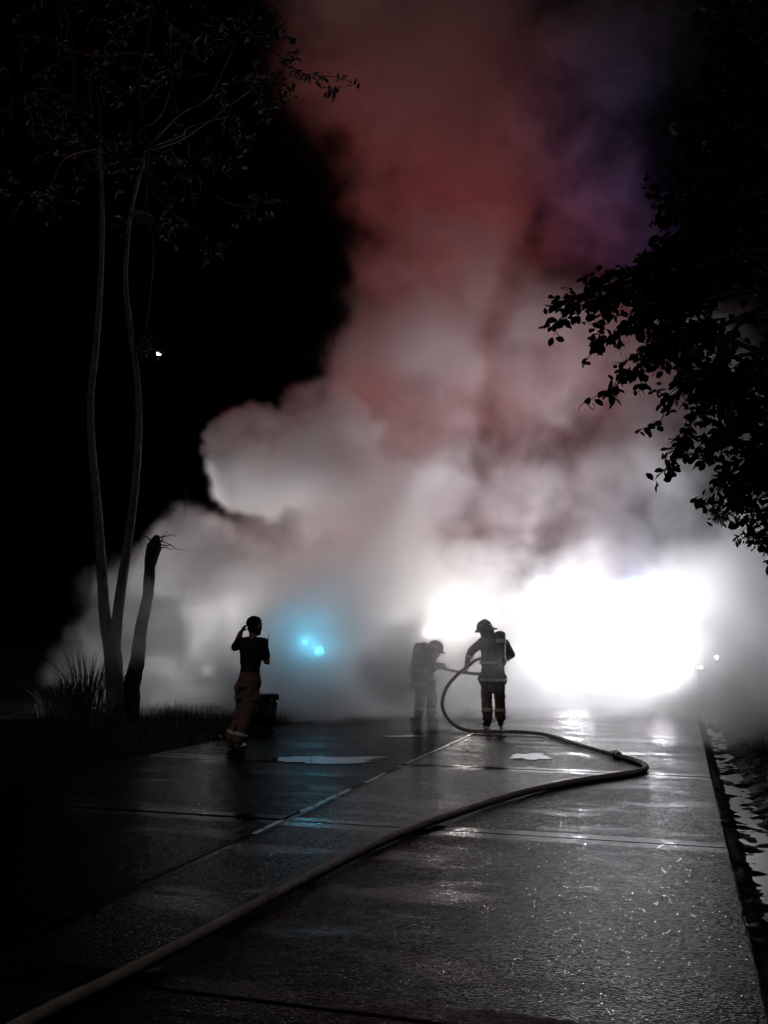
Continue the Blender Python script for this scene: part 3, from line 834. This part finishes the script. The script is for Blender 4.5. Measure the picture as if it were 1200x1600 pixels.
    lo, hi = -axn * 0.30, axn * 0.19
    rr = 0.082
    path = [(o0 + lo, 0.04), (o0 + lo + axn * 0.03, rr * 0.9), (o0 + lo + axn * 0.08, rr), (o0 + hi - axn * 0.08, rr), (o0 + hi - axn * 0.03, rr * 0.85), (o0 + hi, 0.035)]
    obj('air_cylinder', tube_mesh('air_cylinder', path, 20), M['helmet'], pack)
    obj('valve', tube_mesh('valve', [(o0 + lo, 0.02), (o0 + lo - axn * 0.05, 0.024), (o0 + lo - axn * 0.06, 0.02)], 12), M['steel'], pack)
    obj('cylinder_band', tube_mesh('cylinder_band', [(o0 + axn * 0.02, rr + 0.004), (o0 + axn * 0.05, rr + 0.006), (o0 + axn * 0.08, rr + 0.004)], 20), M['band'], pack)
    bm = bmesh.new()
    cap(bm, b_ * 0.12 + V_('pack_off') + lo * 1.05, (0.12, 0.05, 0.06), b_ * 0.12 + V_('pack_off') + hi * 0.95, (0.10, 0.05, 0.06))
    sculpt('back_plate', bm, 0.012, M['plastic'], pack, 3)
    for sd in 'LR':
        s_ = (V_(sd + 's') - chest) * 0.62
        path = [(b_ * 0.17 + s_ * 0.7 + lo * 0.6, 0.022), (b_ * 0.165 + s_ * 0.9 + hi * 0.4, 0.024), (b_ * 0.11 + s_ + axn * 0.21, 0.024), (s_ + axn * 0.235, 0.024), (-b_ * 0.13 + s_ + axn * 0.12, 0.022)]
        obj('strap', tube_mesh('strap', smooth_path(path, 0.03), 8, 0.4, up=b_), M['plastic'], pack)
    wb = [(Vector((0.186 * math.cos(a), 0.15 * math.sin(a), 0)) - axn * 0.24, 0.022) for a in np.linspace(0, 2 * math.pi, 25)]
    obj('waist_belt', tube_mesh('waist_belt', wb, 8), M['plastic'], pack)
    ph = [(o0 + lo - axn * 0.03, 0.012), (o0 + lo * 0.6 + Vector((-0.16, 0, 0)), 0.012), (Vector((-0.19, 0, 0)) + b_ * 0.05 - axn * 0.1, 0.012), (Vector((-0.17, 0, 0.2)) - b_ * 0.12, 0.012)]
    obj('air_hose', tube_mesh('air_hose', smooth_path(ph, 0.03), 8), M['rubber'], pack)
    return t
p1 = on_ground(770, 1136); p1.z = 0
firefighter(p1, 'firefighter in helmet and air pack holding up the looped hose, back turned', dict(
    pelvis=(0.015, 0, 0.93), chest=(0.03, 0.05, 1.27), neck=(-0.04, 0.09, 1.47), head=(-0.10, 0.13, 1.605), look=(-0.62, 0.75, -0.1), nod=0.18, skirt=0.23,
    Ls=(-0.165, 0.06, 1.405), Le=(-0.335, 0.14, 1.255), Lw=(-0.405, 0.20, 1.065), Rs=(0.235, 0.06, 1.385), Re=(0.345, 0.13, 1.20), Rw=(0.20, 0.34, 1.10),
    Lhd=(-0.3, 0.2, -0.8), Lhn=(0.8, 0.2, -0.2), Rhd=(-0.8, 0.4, 0.1), Rhn=(-0.1, 0.2, -0.9),
    Lh=(-0.085, 0, 0.86), Lk=(-0.095, 0.03, 0.50), La=(-0.085, -0.02, 0.11), Lf=Vector((-0.25, 0.95, 0)).normalized(),
    Rh=(0.105, 0, 0.86), Rk=(0.125, 0.05, 0.50), Ra=(0.14, 0.05, 0.11), Rf=Vector((0.25, 0.95, 0)).normalized(),
    pack_back=(0.05, -0.98, 0.12), pack_off=(0.10, 0.02, 0.085)))
p2 = on_ground(664, 1130); p2.z = 0
firefighter(p2, 'stooping firefighter at the front of the hose, a pale shape in the smoke', dict(
    pelvis=(-0.04, 0.03, 0.80), chest=(0.01, 0.02, 1.08), neck=(0.12, 0.03, 1.18), head=(0.19, 0.02, 1.25), look=(0.96, 0.25, -0.3), nod=0.25, skirt=0.21,
    Ls=(0.03, 0.20, 1.17), Le=(0.11, 0.27, 0.98), Lw=(0.26, 0.15, 0.99), Rs=(0.05, -0.16, 1.16), Re=(0.10, -0.22, 0.94), Rw=(0.23, -0.06, 1.02),
    Lhd=(0.9, -0.3, 0), Lhn=(0, -0.3, -0.9), Rhd=(0.9, 0.3, 0.1), Rhn=(0, 0.5, -0.8),
    Lh=(-0.10, 0.08, 0.74), Lk=(-0.07, 0.14, 0.43), La=(-0.11, 0.12, 0.11), Lf=Vector((-0.6, 0.7, 0)).normalized(),
    Rh=(0.05, -0.02, 0.74), Rk=(0.13, -0.03, 0.43), Ra=(0.10, -0.02, 0.11), Rf=Vector((0.6, 0.5, 0)).normalized(),
    pack_back=(-0.75, -0.2, 0.62), pack_off=(0.0, 0.0, 0.02)))

# ------------------------------------------------------------------ hose
HR = 0.035
def hg(x, y, z=HR * 0.8): return on_ground(x, y, z)
hose = empty('fire_hose', hg(640, 1297, 0))
hb = hose.location.copy()
tag(hose, 'long charged canvas hose bending across the lane and looping up to the firefighter', 'hose')
sec1 = [hg(-110, 1690), hg(40, 1598), hg(200, 1519), hg(350, 1441), hg(500, 1362), hg(640, 1297), hg(800, 1243), hg(900, 1221), hg(985, 1208), hg(1008, 1201), hg(1004, 1193), hg(985, 1186), hg(966, 1181)]
sec2 = [hg(960, 1179.5), hg(925, 1170), hg(890, 1159.5), hg(868, 1152), hg(840, 1146), hg(800, 1143.5), hg(755, 1143), hg(730, 1141, HR), at(711, 1133, 15.35), at(697, 1119, 15.4), at(691, 1100, 15.5), at(697, 1076, 15.6), at(713, 1056, 15.8), at(731, 1041, 16.1), at(747, 1030, 16.25), at(768, 1029, 16.42)]
sec3 = [at(772, 1040, 16.42), at(760, 1050, 16.4), at(748, 1053, 16.42), at(715, 1049.5, 16.5), at(688, 1043.5, 16.62), at(672, 1042, 16.75), at(655, 1046, 17.1)]
for s in (sec1, sec2 + sec3):
    rad = HR if s is sec1 else HR * 0.93
    fl = 0.86
    obj('hose_length', tube_mesh('hose_length', [(p - hb, r) for p, r in smooth_path([(p, rad) for p in s], 0.05)], 16, fl, 0.02), M['hose'], hose)
ca, cb = hg(967.5, 1181.6), hg(957.5, 1178.8)
cp = [(ca, HR * 1.02), (ca, HR * 1.2), (ca.lerp(cb, 0.3), HR * 1.22), (ca.lerp(cb, 0.35), HR * 1.5), (ca.lerp(cb, 0.65), HR * 1.5), (ca.lerp(cb, 0.7), HR * 1.22), (cb, HR * 1.2), (cb, HR * 1.02)]
cp = [(p + (cb - ca) * (0.01 * i) - hb + Vector((0, 0, 0.015)), r) for i, (p, r) in enumerate(cp)]
obj('coupling', tube_mesh('coupling', cp, 16, smooth=False), M['steel'], hose)
n0 = sec3[-1]; nd = (sec3[-1] - sec3[-2]).normalized()
noz = [(n0 - nd * 0.02 - hb, 0.05), (n0 + nd * 0.06 - hb, 0.052), (n0 + nd * 0.08 - hb, 0.034), (n0 + nd * 0.24 - hb, 0.030), (n0 + nd * 0.26 - hb, 0.046), (n0 + nd * 0.36 - hb, 0.052)]
obj('nozzle', tube_mesh('nozzle', noz, 16), M['steel'], hose)

# ------------------------------------------------------------------ equipment case behind the man
cp_ = on_ground(402, 1137); cp_.z = 0.004
case = empty('equipment_case', cp_, R(14))
tag(case, 'squat black equipment case on the road just behind the bare-armed person', 'case')
bm = bmesh.new(); bmesh.ops.create_cube(bm, size=1)
for v in bm.verts:
    k = 1.0 if v.co.z > 0 else 0.86
    v.co = Vector((v.co.x * 0.62 * k, v.co.y * 0.46 * k, 0.05 + (v.co.z + 0.5) * 0.40))
bmesh.ops.bevel(bm, geom=bm.edges[:], offset=0.03, segments=2, affect='EDGES')
obj('box', mesh_of(bm, 'box', True), M['plastic'], case)
obj('lid', box_mesh('lid', (-0.33, -0.25, 0.455), (0.33, 0.25, 0.56), 0.03), M['plastic'], case)
for x in (-0.2, 0.2): obj('latch', box_mesh('latch', (x - 0.03, -0.262, 0.40), (x + 0.03, -0.235, 0.49), 0.006), M['steel'], case)
for x in (-0.2, 0.2):
    for y in (-0.14, 0.14): obj('foot', lathe_mesh('foot', [(0.035, 0.0), (0.035, 0.06), (0.03, 0.065)], 12), M['rubber'], case, (x, y, 0))

# ------------------------------------------------------------------ fire engines behind the smoke
def part_light(name, parent, loc, energy, color, radius, target, spot, blend=0.6):
    l = bpy.data.lights.new(name, 'SPOT')
    l.energy, l.color, l.shadow_soft_size, l.spot_size, l.spot_blend = energy, color, radius, spot, blend
    o = bpy.data.objects.new(name, l); COL.objects.link(o)
    o.parent = parent; o.location = loc
    o.rotation_euler = Vector(target).to_track_quat('-Z', 'Y').to_euler()
    return o
def fire_engine(loc, label):
    t = empty('fire_engine', loc, -YAW)
    tag(t, label, 'fire engine', 'fire engines behind the smoke')
    obj('chassis', box_mesh('chassis', (-0.9, 0.3, 0.45), (0.9, 7.2, 0.72), 0.02), M['plastic'], t)
    obj('cab', prism_mesh('cab', [(0.0, 0.62), (0.0, 1.45), (0.22, 2.55), (0.42, 2.72), (2.35, 2.72), (2.35, 0.62)], -1.2, 1.2, 0.05), M['redpaint'], t)
    obj('body', box_mesh('body', (-1.22, 2.42, 0.66), (1.22, 7.4, 2.85), 0.04), M['redpaint'], t)
    d = Vector((0, 0.22, 1.10)).normalized(); n = Vector((0, -d.z, d.y))
    w0, w1 = Vector((0, 0.03, 1.58)), Vector((0, 0.21, 2.46))
    ws = from_arrays('windscreen', [tuple(w0 + n * 0.012 + Vector((x, 0, 0))) for x in (-1.05, 1.05)] + [tuple(w1 + n * 0.012 + Vector((x, 0, 0))) for x in (1.0, -1.0)] + [tuple(w0 + n * 0.03 + Vector((x, 0, 0))) for x in (-1.05, 1.05)] + [tuple(w1 + n * 0.03 + Vector((x, 0, 0))) for x in (1.0, -1.0)], [(4, 5, 6, 7), (3, 2, 1, 0), (0, 1, 5, 4), (1, 2, 6, 5), (2, 3, 7, 6), (3, 0, 4, 7)])
    obj('windscreen', ws, M['glass'], t)
    obj('bumper', box_mesh('bumper', (-1.22, -0.32, 0.48), (1.22, 0.02, 0.80), 0.04), M['whitepaint'], t)
    obj('grille', box_mesh('grille', (-0.62, -0.035, 0.90), (0.62, 0.01, 1.30), 0.01), M['plastic'], t)
    for x in (-0.95, 0.95):
        h = obj('headlight', box_mesh('headlight', (x - 0.2, -0.06, 0.94), (x + 0.2, 0.01, 1.22), 0.02), M['steel'], t)
        obj('lens', box_mesh('lens', (x - 0.16, -0.075, 0.98), (x + 0.16, -0.062, 1.18), 0.004), M['lit_white'], h)
    for s in (-1, 1):
        dr = obj('door', box_mesh('door', (s * 1.205 - 0.012, 0.45, 0.75), (s * 1.205 + 0.012, 1.35, 2.55), 0.008), M['redpaint'], t)
        obj('window', box_mesh('window', (s * 1.222 - 0.005, 0.55, 1.6), (s * 1.222 + 0.005, 1.25, 2.4), 0.004), M['glass'], dr)
        obj('handle', box_mesh('handle', (s * 1.23 - 0.012, 1.12, 1.35), (s * 1.23 + 0.012, 1.27, 1.40), 0.005), M['steel'], dr)
        for k in range(3):
            obj('roller_shutter', box_mesh('roller_shutter', (s * 1.225 - 0.01, 2.6 + k * 1.58, 0.95), (s * 1.225 + 0.01, 4.05 + k * 1.58, 2.4), 0.006), M['steel'], t)
        mi = obj('mirror', box_mesh('mirror', (s * 1.42 - 0.1, 0.12, 1.75), (s * 1.42 + 0.1, 0.2, 2.2), 0.02), M['plastic'], t)
        obj('bracket', box_mesh('bracket', (min(s * 1.2, s * 1.36), 0.19, 1.95), (max(s * 1.2, s * 1.36), 0.23, 1.99), 0.006), M['plastic'], mi)
        for y in (1.55, 5.9):
            w = empty('wheel', (s * 1.02, y, 0.5), parent=t)
            obj('tyre', lathe_mesh('tyre', [(0.30, -0.14), (0.46, -0.14), (0.50, -0.09), (0.50, 0.09), (0.46, 0.14), (0.30, 0.14)], 28, 'X'), M['rubber'], w)
            obj('rim', lathe_mesh('rim', [(0.06, -0.15), (0.29, -0.13), (0.29, 0.13), (0.06, 0.15)], 20, 'X'), M['steel'], w)
    lb = obj('light_bar', box_mesh('light_bar', (-0.9, 0.7, 2.74), (0.9, 0.98, 2.82), 0.02), M['plastic'], t)
    for x, m in ((-0.55, 'lit_red'), (0.55, 'lit_blue')):
        obj('beacon', box_mesh('beacon', (x - 0.3, 0.72, 2.825), (x + 0.3, 0.96, 2.96), 0.04), M[m], lb)
    ld = empty('ladder', (0.5, 2.6, 2.88), parent=t)
    for x in (-0.2, 0.2): obj('rail', box_mesh('rail', (x - 0.025, 0, 0.0), (x + 0.025, 4.5, 0.09), 0.006), M['steel'], ld)
    for k in range(14): obj('rung', box_mesh('rung', (-0.174, 0.2 + k * 0.31, 0.03), (0.174, 0.235 + k * 0.31, 0.06), 0.004), M['steel'], ld)
    return t
eng_a = fire_engine(rd(22.2, -1.42), 'fire engine nose-on in the lane, dazzling headlights swallowing it in white smoke')
eng_b = fire_engine(rd(42.0, -4.9), 'farther fire engine hidden behind the smoke, its beacons tinting the plume red')
for x in (-0.95, 0.95):
    part_light('smoke_uplight', eng_a, (x, -0.12, 1.08), UPLIGHT_W, (0.93, 0.94, 1.0), 0.14, (0, -0.6, 0.8), R(90), 0.8)  # added spots tilted up into the smoke, stronger than the headlights' own throw
    part_light('low_beam', eng_a, (x, -0.12, 0.98), LOW_W, (0.97, 0.97, 1.0), 0.14, (0, -1, 0.15), R(165), 0.9)
bx = eng_b.location + Vector((0, 0, 3.15))
inv = Matrix.Rotation(YAW, 3, 'Z')
part_light('red_beam', eng_b, (-0.55, 0.84, 3.1), RED_W, (1.0, 0.10, 0.085), 0.12, inv @ (at(500, 430, 21.0) - bx), R(52), 0.95)
part_light('blue_beam', eng_b, (0.55, 0.84, 3.1), BLUE_W, (0.12, 0.22, 1.0), 0.12, inv @ (at(935, 270, 22.5) - bx), R(16), 1.0)

# ------------------------------------------------------------------ lamps on stands
def tripod(name, loc, h, label, cat, rz=0.0):
    t = empty(name, loc, rz)
    tag(t, label, cat)
    obj('pole', tube_mesh('pole', [(Vector((0, 0, min(0.25, h * 0.5))), 0.02), (Vector((0, 0, h)), 0.016)], 10, up=Vector((0, 1, 0))), M['steel'], t)
    for k in range(3):
        a = k * 2 * math.pi / 3 + 0.4
        obj('leg', tube_mesh('leg', [(Vector((0, 0, min(0.62, h * 0.8))), 0.013), (Vector((math.cos(a) * 0.5, math.sin(a) * 0.5, 0.012)), 0.012)], 8), M['steel'], t)
    return t
def floodlight(fp, label, power, col, aim, spread):
    fl = tripod('floodlight', (fp.x, fp.y, 0), fp.z - 0.14, label, 'floodlight')
    fl['group'] = 'floodlights on tripods'
    obj('crossbar', box_mesh('crossbar', (-0.5, 0.02, fp.z - 0.02), (0.5, 0.06, fp.z + 0.02), 0.008), M['steel'], fl)
    for dx, dz, k in ((-0.34, -0.05, 0.45), (0.34, 0.07, 0.55)):
        hd_ = obj('lamp_head', box_mesh('lamp_head', (dx - 0.2, -0.06, fp.z + dz - 0.14), (dx + 0.2, 0.018, fp.z + dz + 0.14), 0.02), M['plastic'], fl)
        obj('lens', box_mesh('lens', (dx - 0.17, -0.075, fp.z + dz - 0.11), (dx + 0.17, -0.062, fp.z + dz + 0.11), 0.004), M['lit_white'], hd_)
        part_light('flood_beam', fl, (dx, -0.10, fp.z + dz), power * k, col, 0.15, aim, spread, 0.9)
floodlight(at(695, 985, 20.8), 'twin white floodlight on a tripod blazing in the smoke behind the stooping firefighter', FLOOD_W, (1.0, 0.93, 0.86), (-0.2, -0.77, 0.5), R(150))
floodlight(at(350, 1045, 23.4), 'low twin floodlight near the ground veiled by the smoke bank behind the bare-armed person', BACK_W, (1.0, 0.96, 0.94), (-0.15, -0.6, 0.7), R(140))
sp_ = at(488, 1010, 19.3)
wl = tripod('warning_light', (sp_.x, sp_.y, 0), sp_.z + 0.08, 'twin cyan warning lamps on a stand glowing through the smoke', 'warning light')
for dx, dz, s in ((-0.135, 0.085, 0.5), (0.15, -0.10, 1.0)):
    h = obj('lamp_head', lathe_mesh('lamp_head', [(0.05, 0.0), (0.10 * (0.6 + 0.4 * s), 0.03), (0.10 * (0.6 + 0.4 * s), 0.09)], 18, 'Y'), M['plastic'], wl, (dx, 0, sp_.z + dz))
    obj('lens', lathe_mesh('lens', [(0.10 * s, 0.092), (0.095 * s, 0.11), (0.06 * s, 0.125)], 18, 'Y'), M['lit_cyan'], h)
    obj('arm', tube_mesh('arm', [(Vector((0, 0.02, sp_.z)), 0.014), (Vector((dx, 0.02, sp_.z + dz)), 0.012)], 8), M['steel'], wl)
    part_light('warning_beam', wl, (dx, -0.16, sp_.z + dz), CYAN_W * s, (0.10, 0.66, 1.0), 0.06, (0, -0.85, 0.5), R(130), 0.9)

# far lamp beyond the trees
lp = at(248, 553, 34.0)
sl = empty('street_lamp', (lp.x + 1.2, lp.y, 0))
tag(sl, 'distant lit lamp, a single white point high among the dark trees', 'street lamp')
obj('pole', tube_mesh('pole', [(Vector((0, 0, 0)), 0.11), (Vector((0, 0, 5)), 0.08), (Vector((0, 0, lp.z)), 0.05)], 12, up=Vector((0, 1, 0))), M['darkpaint'], sl)
obj('arm', tube_mesh('arm', [(Vector((0, 0, lp.z - 0.05)), 0.035), (Vector((-0.6, 0, lp.z + 0.12)), 0.03), (Vector((-1.0, 0, lp.z + 0.10)), 0.03)], 10), M['darkpaint'], sl)
hd_ = obj('lamp_head', box_mesh('lamp_head', (-1.4, -0.12, lp.z + 0.04), (-0.95, 0.12, lp.z + 0.14), 0.03), M['plastic'], sl)
obj('lens', box_mesh('lens', (-1.27, -0.06, lp.z - 0.04), (-1.13, 0.06, lp.z + 0.04), 0.02), M['lit_far'], hd_)

# two small reflectors by the gutter, their shine put in as emission
for (x, y, r_, lab) in ((1120, 1027, 'round', 'round white reflector on a post past the gutter, made to glow'), (1093, 1043, 'bar', 'short white bar reflector on a post nearer the lane, made to glow')):
    p = at(x, y, 18.2)
    t = empty('glowing_reflector', (p.x, p.y, -0.05))
    tag(t, lab, 'reflector')
    obj('post', tube_mesh('post', [(Vector((0, 0.06, 0)), 0.007), (Vector((0, 0.06, p.z + 0.1)), 0.006)], 10, up=Vector((0, 1, 0))), M['darkpaint'], t)
    if r_ == 'round':
        h = obj('housing', lathe_mesh('housing', [(0.045, 0.0), (0.045, 0.03), (0.04, 0.035)], 16, 'Y'), M['whitepaint'], t, (0, 0.04, p.z + 0.05))
        obj('lens', lathe_mesh('lens', [(0.034, 0.036), (0.03, 0.045), (0.015, 0.05)], 16, 'Y'), M['glow_reflector'], h)
    else:
        h = obj('housing', box_mesh('housing', (-0.07, 0.0, p.z + 0.025), (0.07, 0.04, p.z + 0.075), 0.006), M['whitepaint'], t)
        obj('lens', box_mesh('lens', (-0.055, -0.008, p.z + 0.035), (0.055, -0.001, p.z + 0.065), 0.003), M['glow_reflector'], h)
# ------------------------------------------------------------------ smoke
# (photo x, photo y, metres ahead, radius m, soft edge m, density)
BLOBS = [
    # low bank across the road, near face
    (290, 985, 18.6, 1.75, 0.5, 1.3),
    (300, 890, 19.2, 1.25, 0.35, 1.4),
    (235, 1060, 18.4, 0.95, 0.6, 0.8),
    (150, 1020, 18.6, 0.9, 0.8, 0.25),
    (400, 1020, 19.8, 2.3, 0.9, 1.6),
    (560, 1000, 19.6, 2.7, 1.2, 1.1),
    (700, 1050, 18.3, 1.9, 1.2, 0.5),
    (740, 1020, 20.0, 3.1, 1.8, 0.5),
    (900, 1060, 19.6, 3.2, 1.6, 0.6),
    (1060, 1060, 19.6, 3.2, 1.6, 0.6),
    (1240, 980, 19.5, 3.5, 2.0, 0.7),
    (1150, 1090, 17.0, 1.5, 1.2, 0.7),
    (775, 1010, 15.3, 1.1, 1.0, 0.5),
    (640, 1058, 15.8, 1.3, 1.0, 1.25),
    (235, 970, 16.0, 1.0, 0.7, 1.2),
    (150, 1045, 17.6, 0.8, 0.6, 0.5),
    (1130, 1040, 17.2, 1.5, 1.2, 0.5),
    (1165, 1125, 13.6, 1.75, 1.2, 1.2),
    (1060, 1115, 15.4, 1.6, 1.4, 0.4),
    (1200, 1060, 15.4, 1.9, 1.6, 0.55),
    (1030, 1125, 15.6, 0.9, 0.9, 0.45),
    (900, 1125, 16.0, 0.9, 0.9, 0.4),
    (600, 1000, 17.4, 1.5, 1.2, 0.6),
    (250, 1100, 17.6, 0.9, 0.5, 1.0),
    # smoke lying on the ground
    (240, 1095, 18.2, 1.3, 0.6, 1.0),
    (350, 1100, 18.3, 1.7, 0.7, 1.2),
    (480, 1100, 18.6, 1.9, 0.8, 1.2),
    (620, 1100, 18.6, 1.9, 0.9, 1.1),
    (770, 1100, 18.3, 2.1, 1.2, 0.5),
    (920, 1100, 18.3, 2.2, 1.2, 0.42),
    (1070, 1100, 18.0, 2.2, 1.2, 0.42),
    (1220, 1090, 17.2, 2.3, 1.4, 0.38),
    # deeper smoke behind it
    (500, 930, 24.0, 3.6, 2.0, 0.4),
    (800, 930, 25.0, 4.2, 2.5, 0.25),
    (1050, 930, 25.0, 4.2, 2.5, 0.25),
    # billow on the open side
    (362, 690, 19.6, 0.95, 0.16, 2.2),
    (420, 735, 19.9, 1.30, 0.22, 2.0),
    (500, 690, 20.4, 1.6, 0.35, 1.6),
    (460, 840, 20.2, 1.2, 0.6, 1.0),
    # column
    (600, 780, 21.0, 2.6, 1.2, 0.8),
    (640, 580, 21.2, 2.5, 1.3, 0.8),
    (690, 420, 21.6, 2.9, 1.8, 0.6),
    (710, 230, 22.0, 3.8, 2.4, 0.5),
    (650, 20, 22.5, 5.0, 3.0, 0.45),
    (545, 150, 22.0, 1.9, 1.4, 0.4),
    # right side
    (800, 760, 21.5, 2.8, 1.8, 0.45),
    (830, 570, 21.5, 2.9, 1.8, 0.6),
    (990, 800, 22.0, 3.3, 2.4, 0.5),
    (1020, 580, 22.0, 3.6, 2.4, 0.45),
    (1180, 740, 22.0, 3.4, 2.2, 0.4),
    (1010, 720, 20.5, 2.4, 2.0, 0.5),
    (1120, 640, 21.0, 2.6, 2.0, 0.45),
    (930, 330, 23.0, 3.6, 2.8, 0.35),
    (900, 100, 22.5, 3.6, 3.0, 0.4),
    (980, 60, 24.0, 4.0, 3.5, 0.3),
]
SMOKE_MIN = Vector((-9.0, 11.2, -0.05))
SMOKE_MAX = Vector((12.0, 29.5, 20.0))
def make_smoke():
    mat = bpy.data.materials.new('smoke')
    mat.use_nodes = True
    nt = mat.node_tree
    nt.nodes.clear()
    out = nt.nodes.new('ShaderNodeOutputMaterial')
    pv = nt.nodes.new('ShaderNodeVolumePrincipled')
    pv.inputs['Color'].default_value = (0.945, 0.945, 0.955, 1)
    pv.inputs['Density'].default_value = 1.5
    pv.inputs['Anisotropy'].default_value = 0.35
    nt.links.new(pv.outputs['Volume'], out.inputs['Volume'])
    g = bpy.data.node_groups.new('smoke_field', 'GeometryNodeTree')
    g.interface.new_socket(name='Geometry', in_out='OUTPUT', socket_type='NodeSocketGeometry')
    N, L = g.nodes.new, g.links.new
    def math_(op, a, b=None, c=None):
        n = N('ShaderNodeMath'); n.operation = op
        for i, v in enumerate((a, b, c)):
            if v is None: continue
            if isinstance(v, (int, float)): n.inputs[i].default_value = v
            else: L(v, n.inputs[i])
        return n.outputs[0]
    def vmath(op, a, b=None, s=None):
        n = N('ShaderNodeVectorMath'); n.operation = op
        for i, v in enumerate((a, b)):
            if v is None: continue
            if isinstance(v, (tuple, Vector)): n.inputs[i].default_value = v
            else: L(v, n.inputs[i])
        if s is not None: n.inputs['Scale'].default_value = s
        return n.outputs['Value'] if op in ('DISTANCE', 'LENGTH') else n.outputs['Vector']
    def noise(vec, scale, detail, rough=0.5):
        n = N('ShaderNodeTexNoise'); n.noise_dimensions = '3D'
        n.inputs['Scale'].default_value = scale
        n.inputs['Detail'].default_value = detail
        n.inputs['Roughness'].default_value = rough
        L(vec, n.inputs['Vector'])
        return n.outputs
    pos = N('GeometryNodeInputPosition').outputs[0]
    n1 = noise(pos, 0.35, 1.0)['Color']
    n2 = noise(pos, 0.95, 5.0, 0.62)['Color']
    w1 = vmath('SCALE', vmath('SUBTRACT', n1, (0.5, 0.5, 0.5)), s=2.4)
    w2 = vmath('SCALE', vmath('SUBTRACT', n2, (0.5, 0.5, 0.5)), s=2.0)
    p = vmath('ADD', vmath('ADD', pos, w1), w2)
    total = None
    for x, y, d, r, soft, w in BLOBS:
        c = at(x, y, d)
        dist = vmath('DISTANCE', p, tuple(c))
        m = N('ShaderNodeMapRange'); m.interpolation_type = 'SMOOTHSTEP'
        L(dist, m.inputs['Value'])
        m.inputs['From Min'].default_value = r
        m.inputs['From Max'].default_value = r - soft
        m.inputs['To Min'].default_value = 0.0
        m.inputs['To Max'].default_value = w
        v = m.outputs['Result']
        total = v if total is None else math_('MAXIMUM', total, v)
    inner = noise(p, 0.68, 5.0, 0.6)[0]
    mod = N('ShaderNodeMapRange'); L(inner, mod.inputs['Value'])
    mod.inputs['From Min'].default_value = 0.36; mod.inputs['From Max'].default_value = 0.64
    mod.inputs['To Min'].default_value = 0.10; mod.inputs['To Max'].default_value = 1.15
    # fine curls eat into the thin edges
    fine = noise(p, 1.9, 6.0, 0.65)[0]
    er = N('ShaderNodeMapRange'); er.interpolation_type = 'SMOOTHSTEP'
    L(math_('ADD', fine, math_('MULTIPLY', total, 0.55)), er.inputs['Value'])
    er.inputs['From Min'].default_value = 0.52; er.inputs['From Max'].default_value = 0.74
    dens = math_('MULTIPLY', math_('MULTIPLY', total, er.outputs['Result']), mod.outputs['Result'])
    cube = N('GeometryNodeVolumeCube')
    L(dens, cube.inputs['Density'])
    cube.inputs['Min'].default_value = SMOKE_MIN
    cube.inputs['Max'].default_value = SMOKE_MAX
    size = SMOKE_MAX - SMOKE_MIN
    vox = 0.12
    for k, a in zip('XYZ', size):
        cube.inputs['Resolution ' + k].default_value = int(a / vox)
    sm = N('GeometryNodeSetMaterial')
    sm.inputs['Material'].default_value = mat
    L(cube.outputs['Volume'], sm.inputs['Geometry'])
    o = N('NodeGroupOutput')
    L(sm.outputs['Geometry'], o.inputs[0])
    vol = bpy.data.volumes.new('smoke')
    ob = bpy.data.objects.new('smoke', vol)
    COL.objects.link(ob)
    vol.materials.append(mat)
    md = ob.modifiers.new('field', 'NODES'); md.node_group = g
    tag(ob, 'thick drifting smoke lit white and red, rising over the road', 'smoke', kind='stuff')
    return ob
smoke = make_smoke()
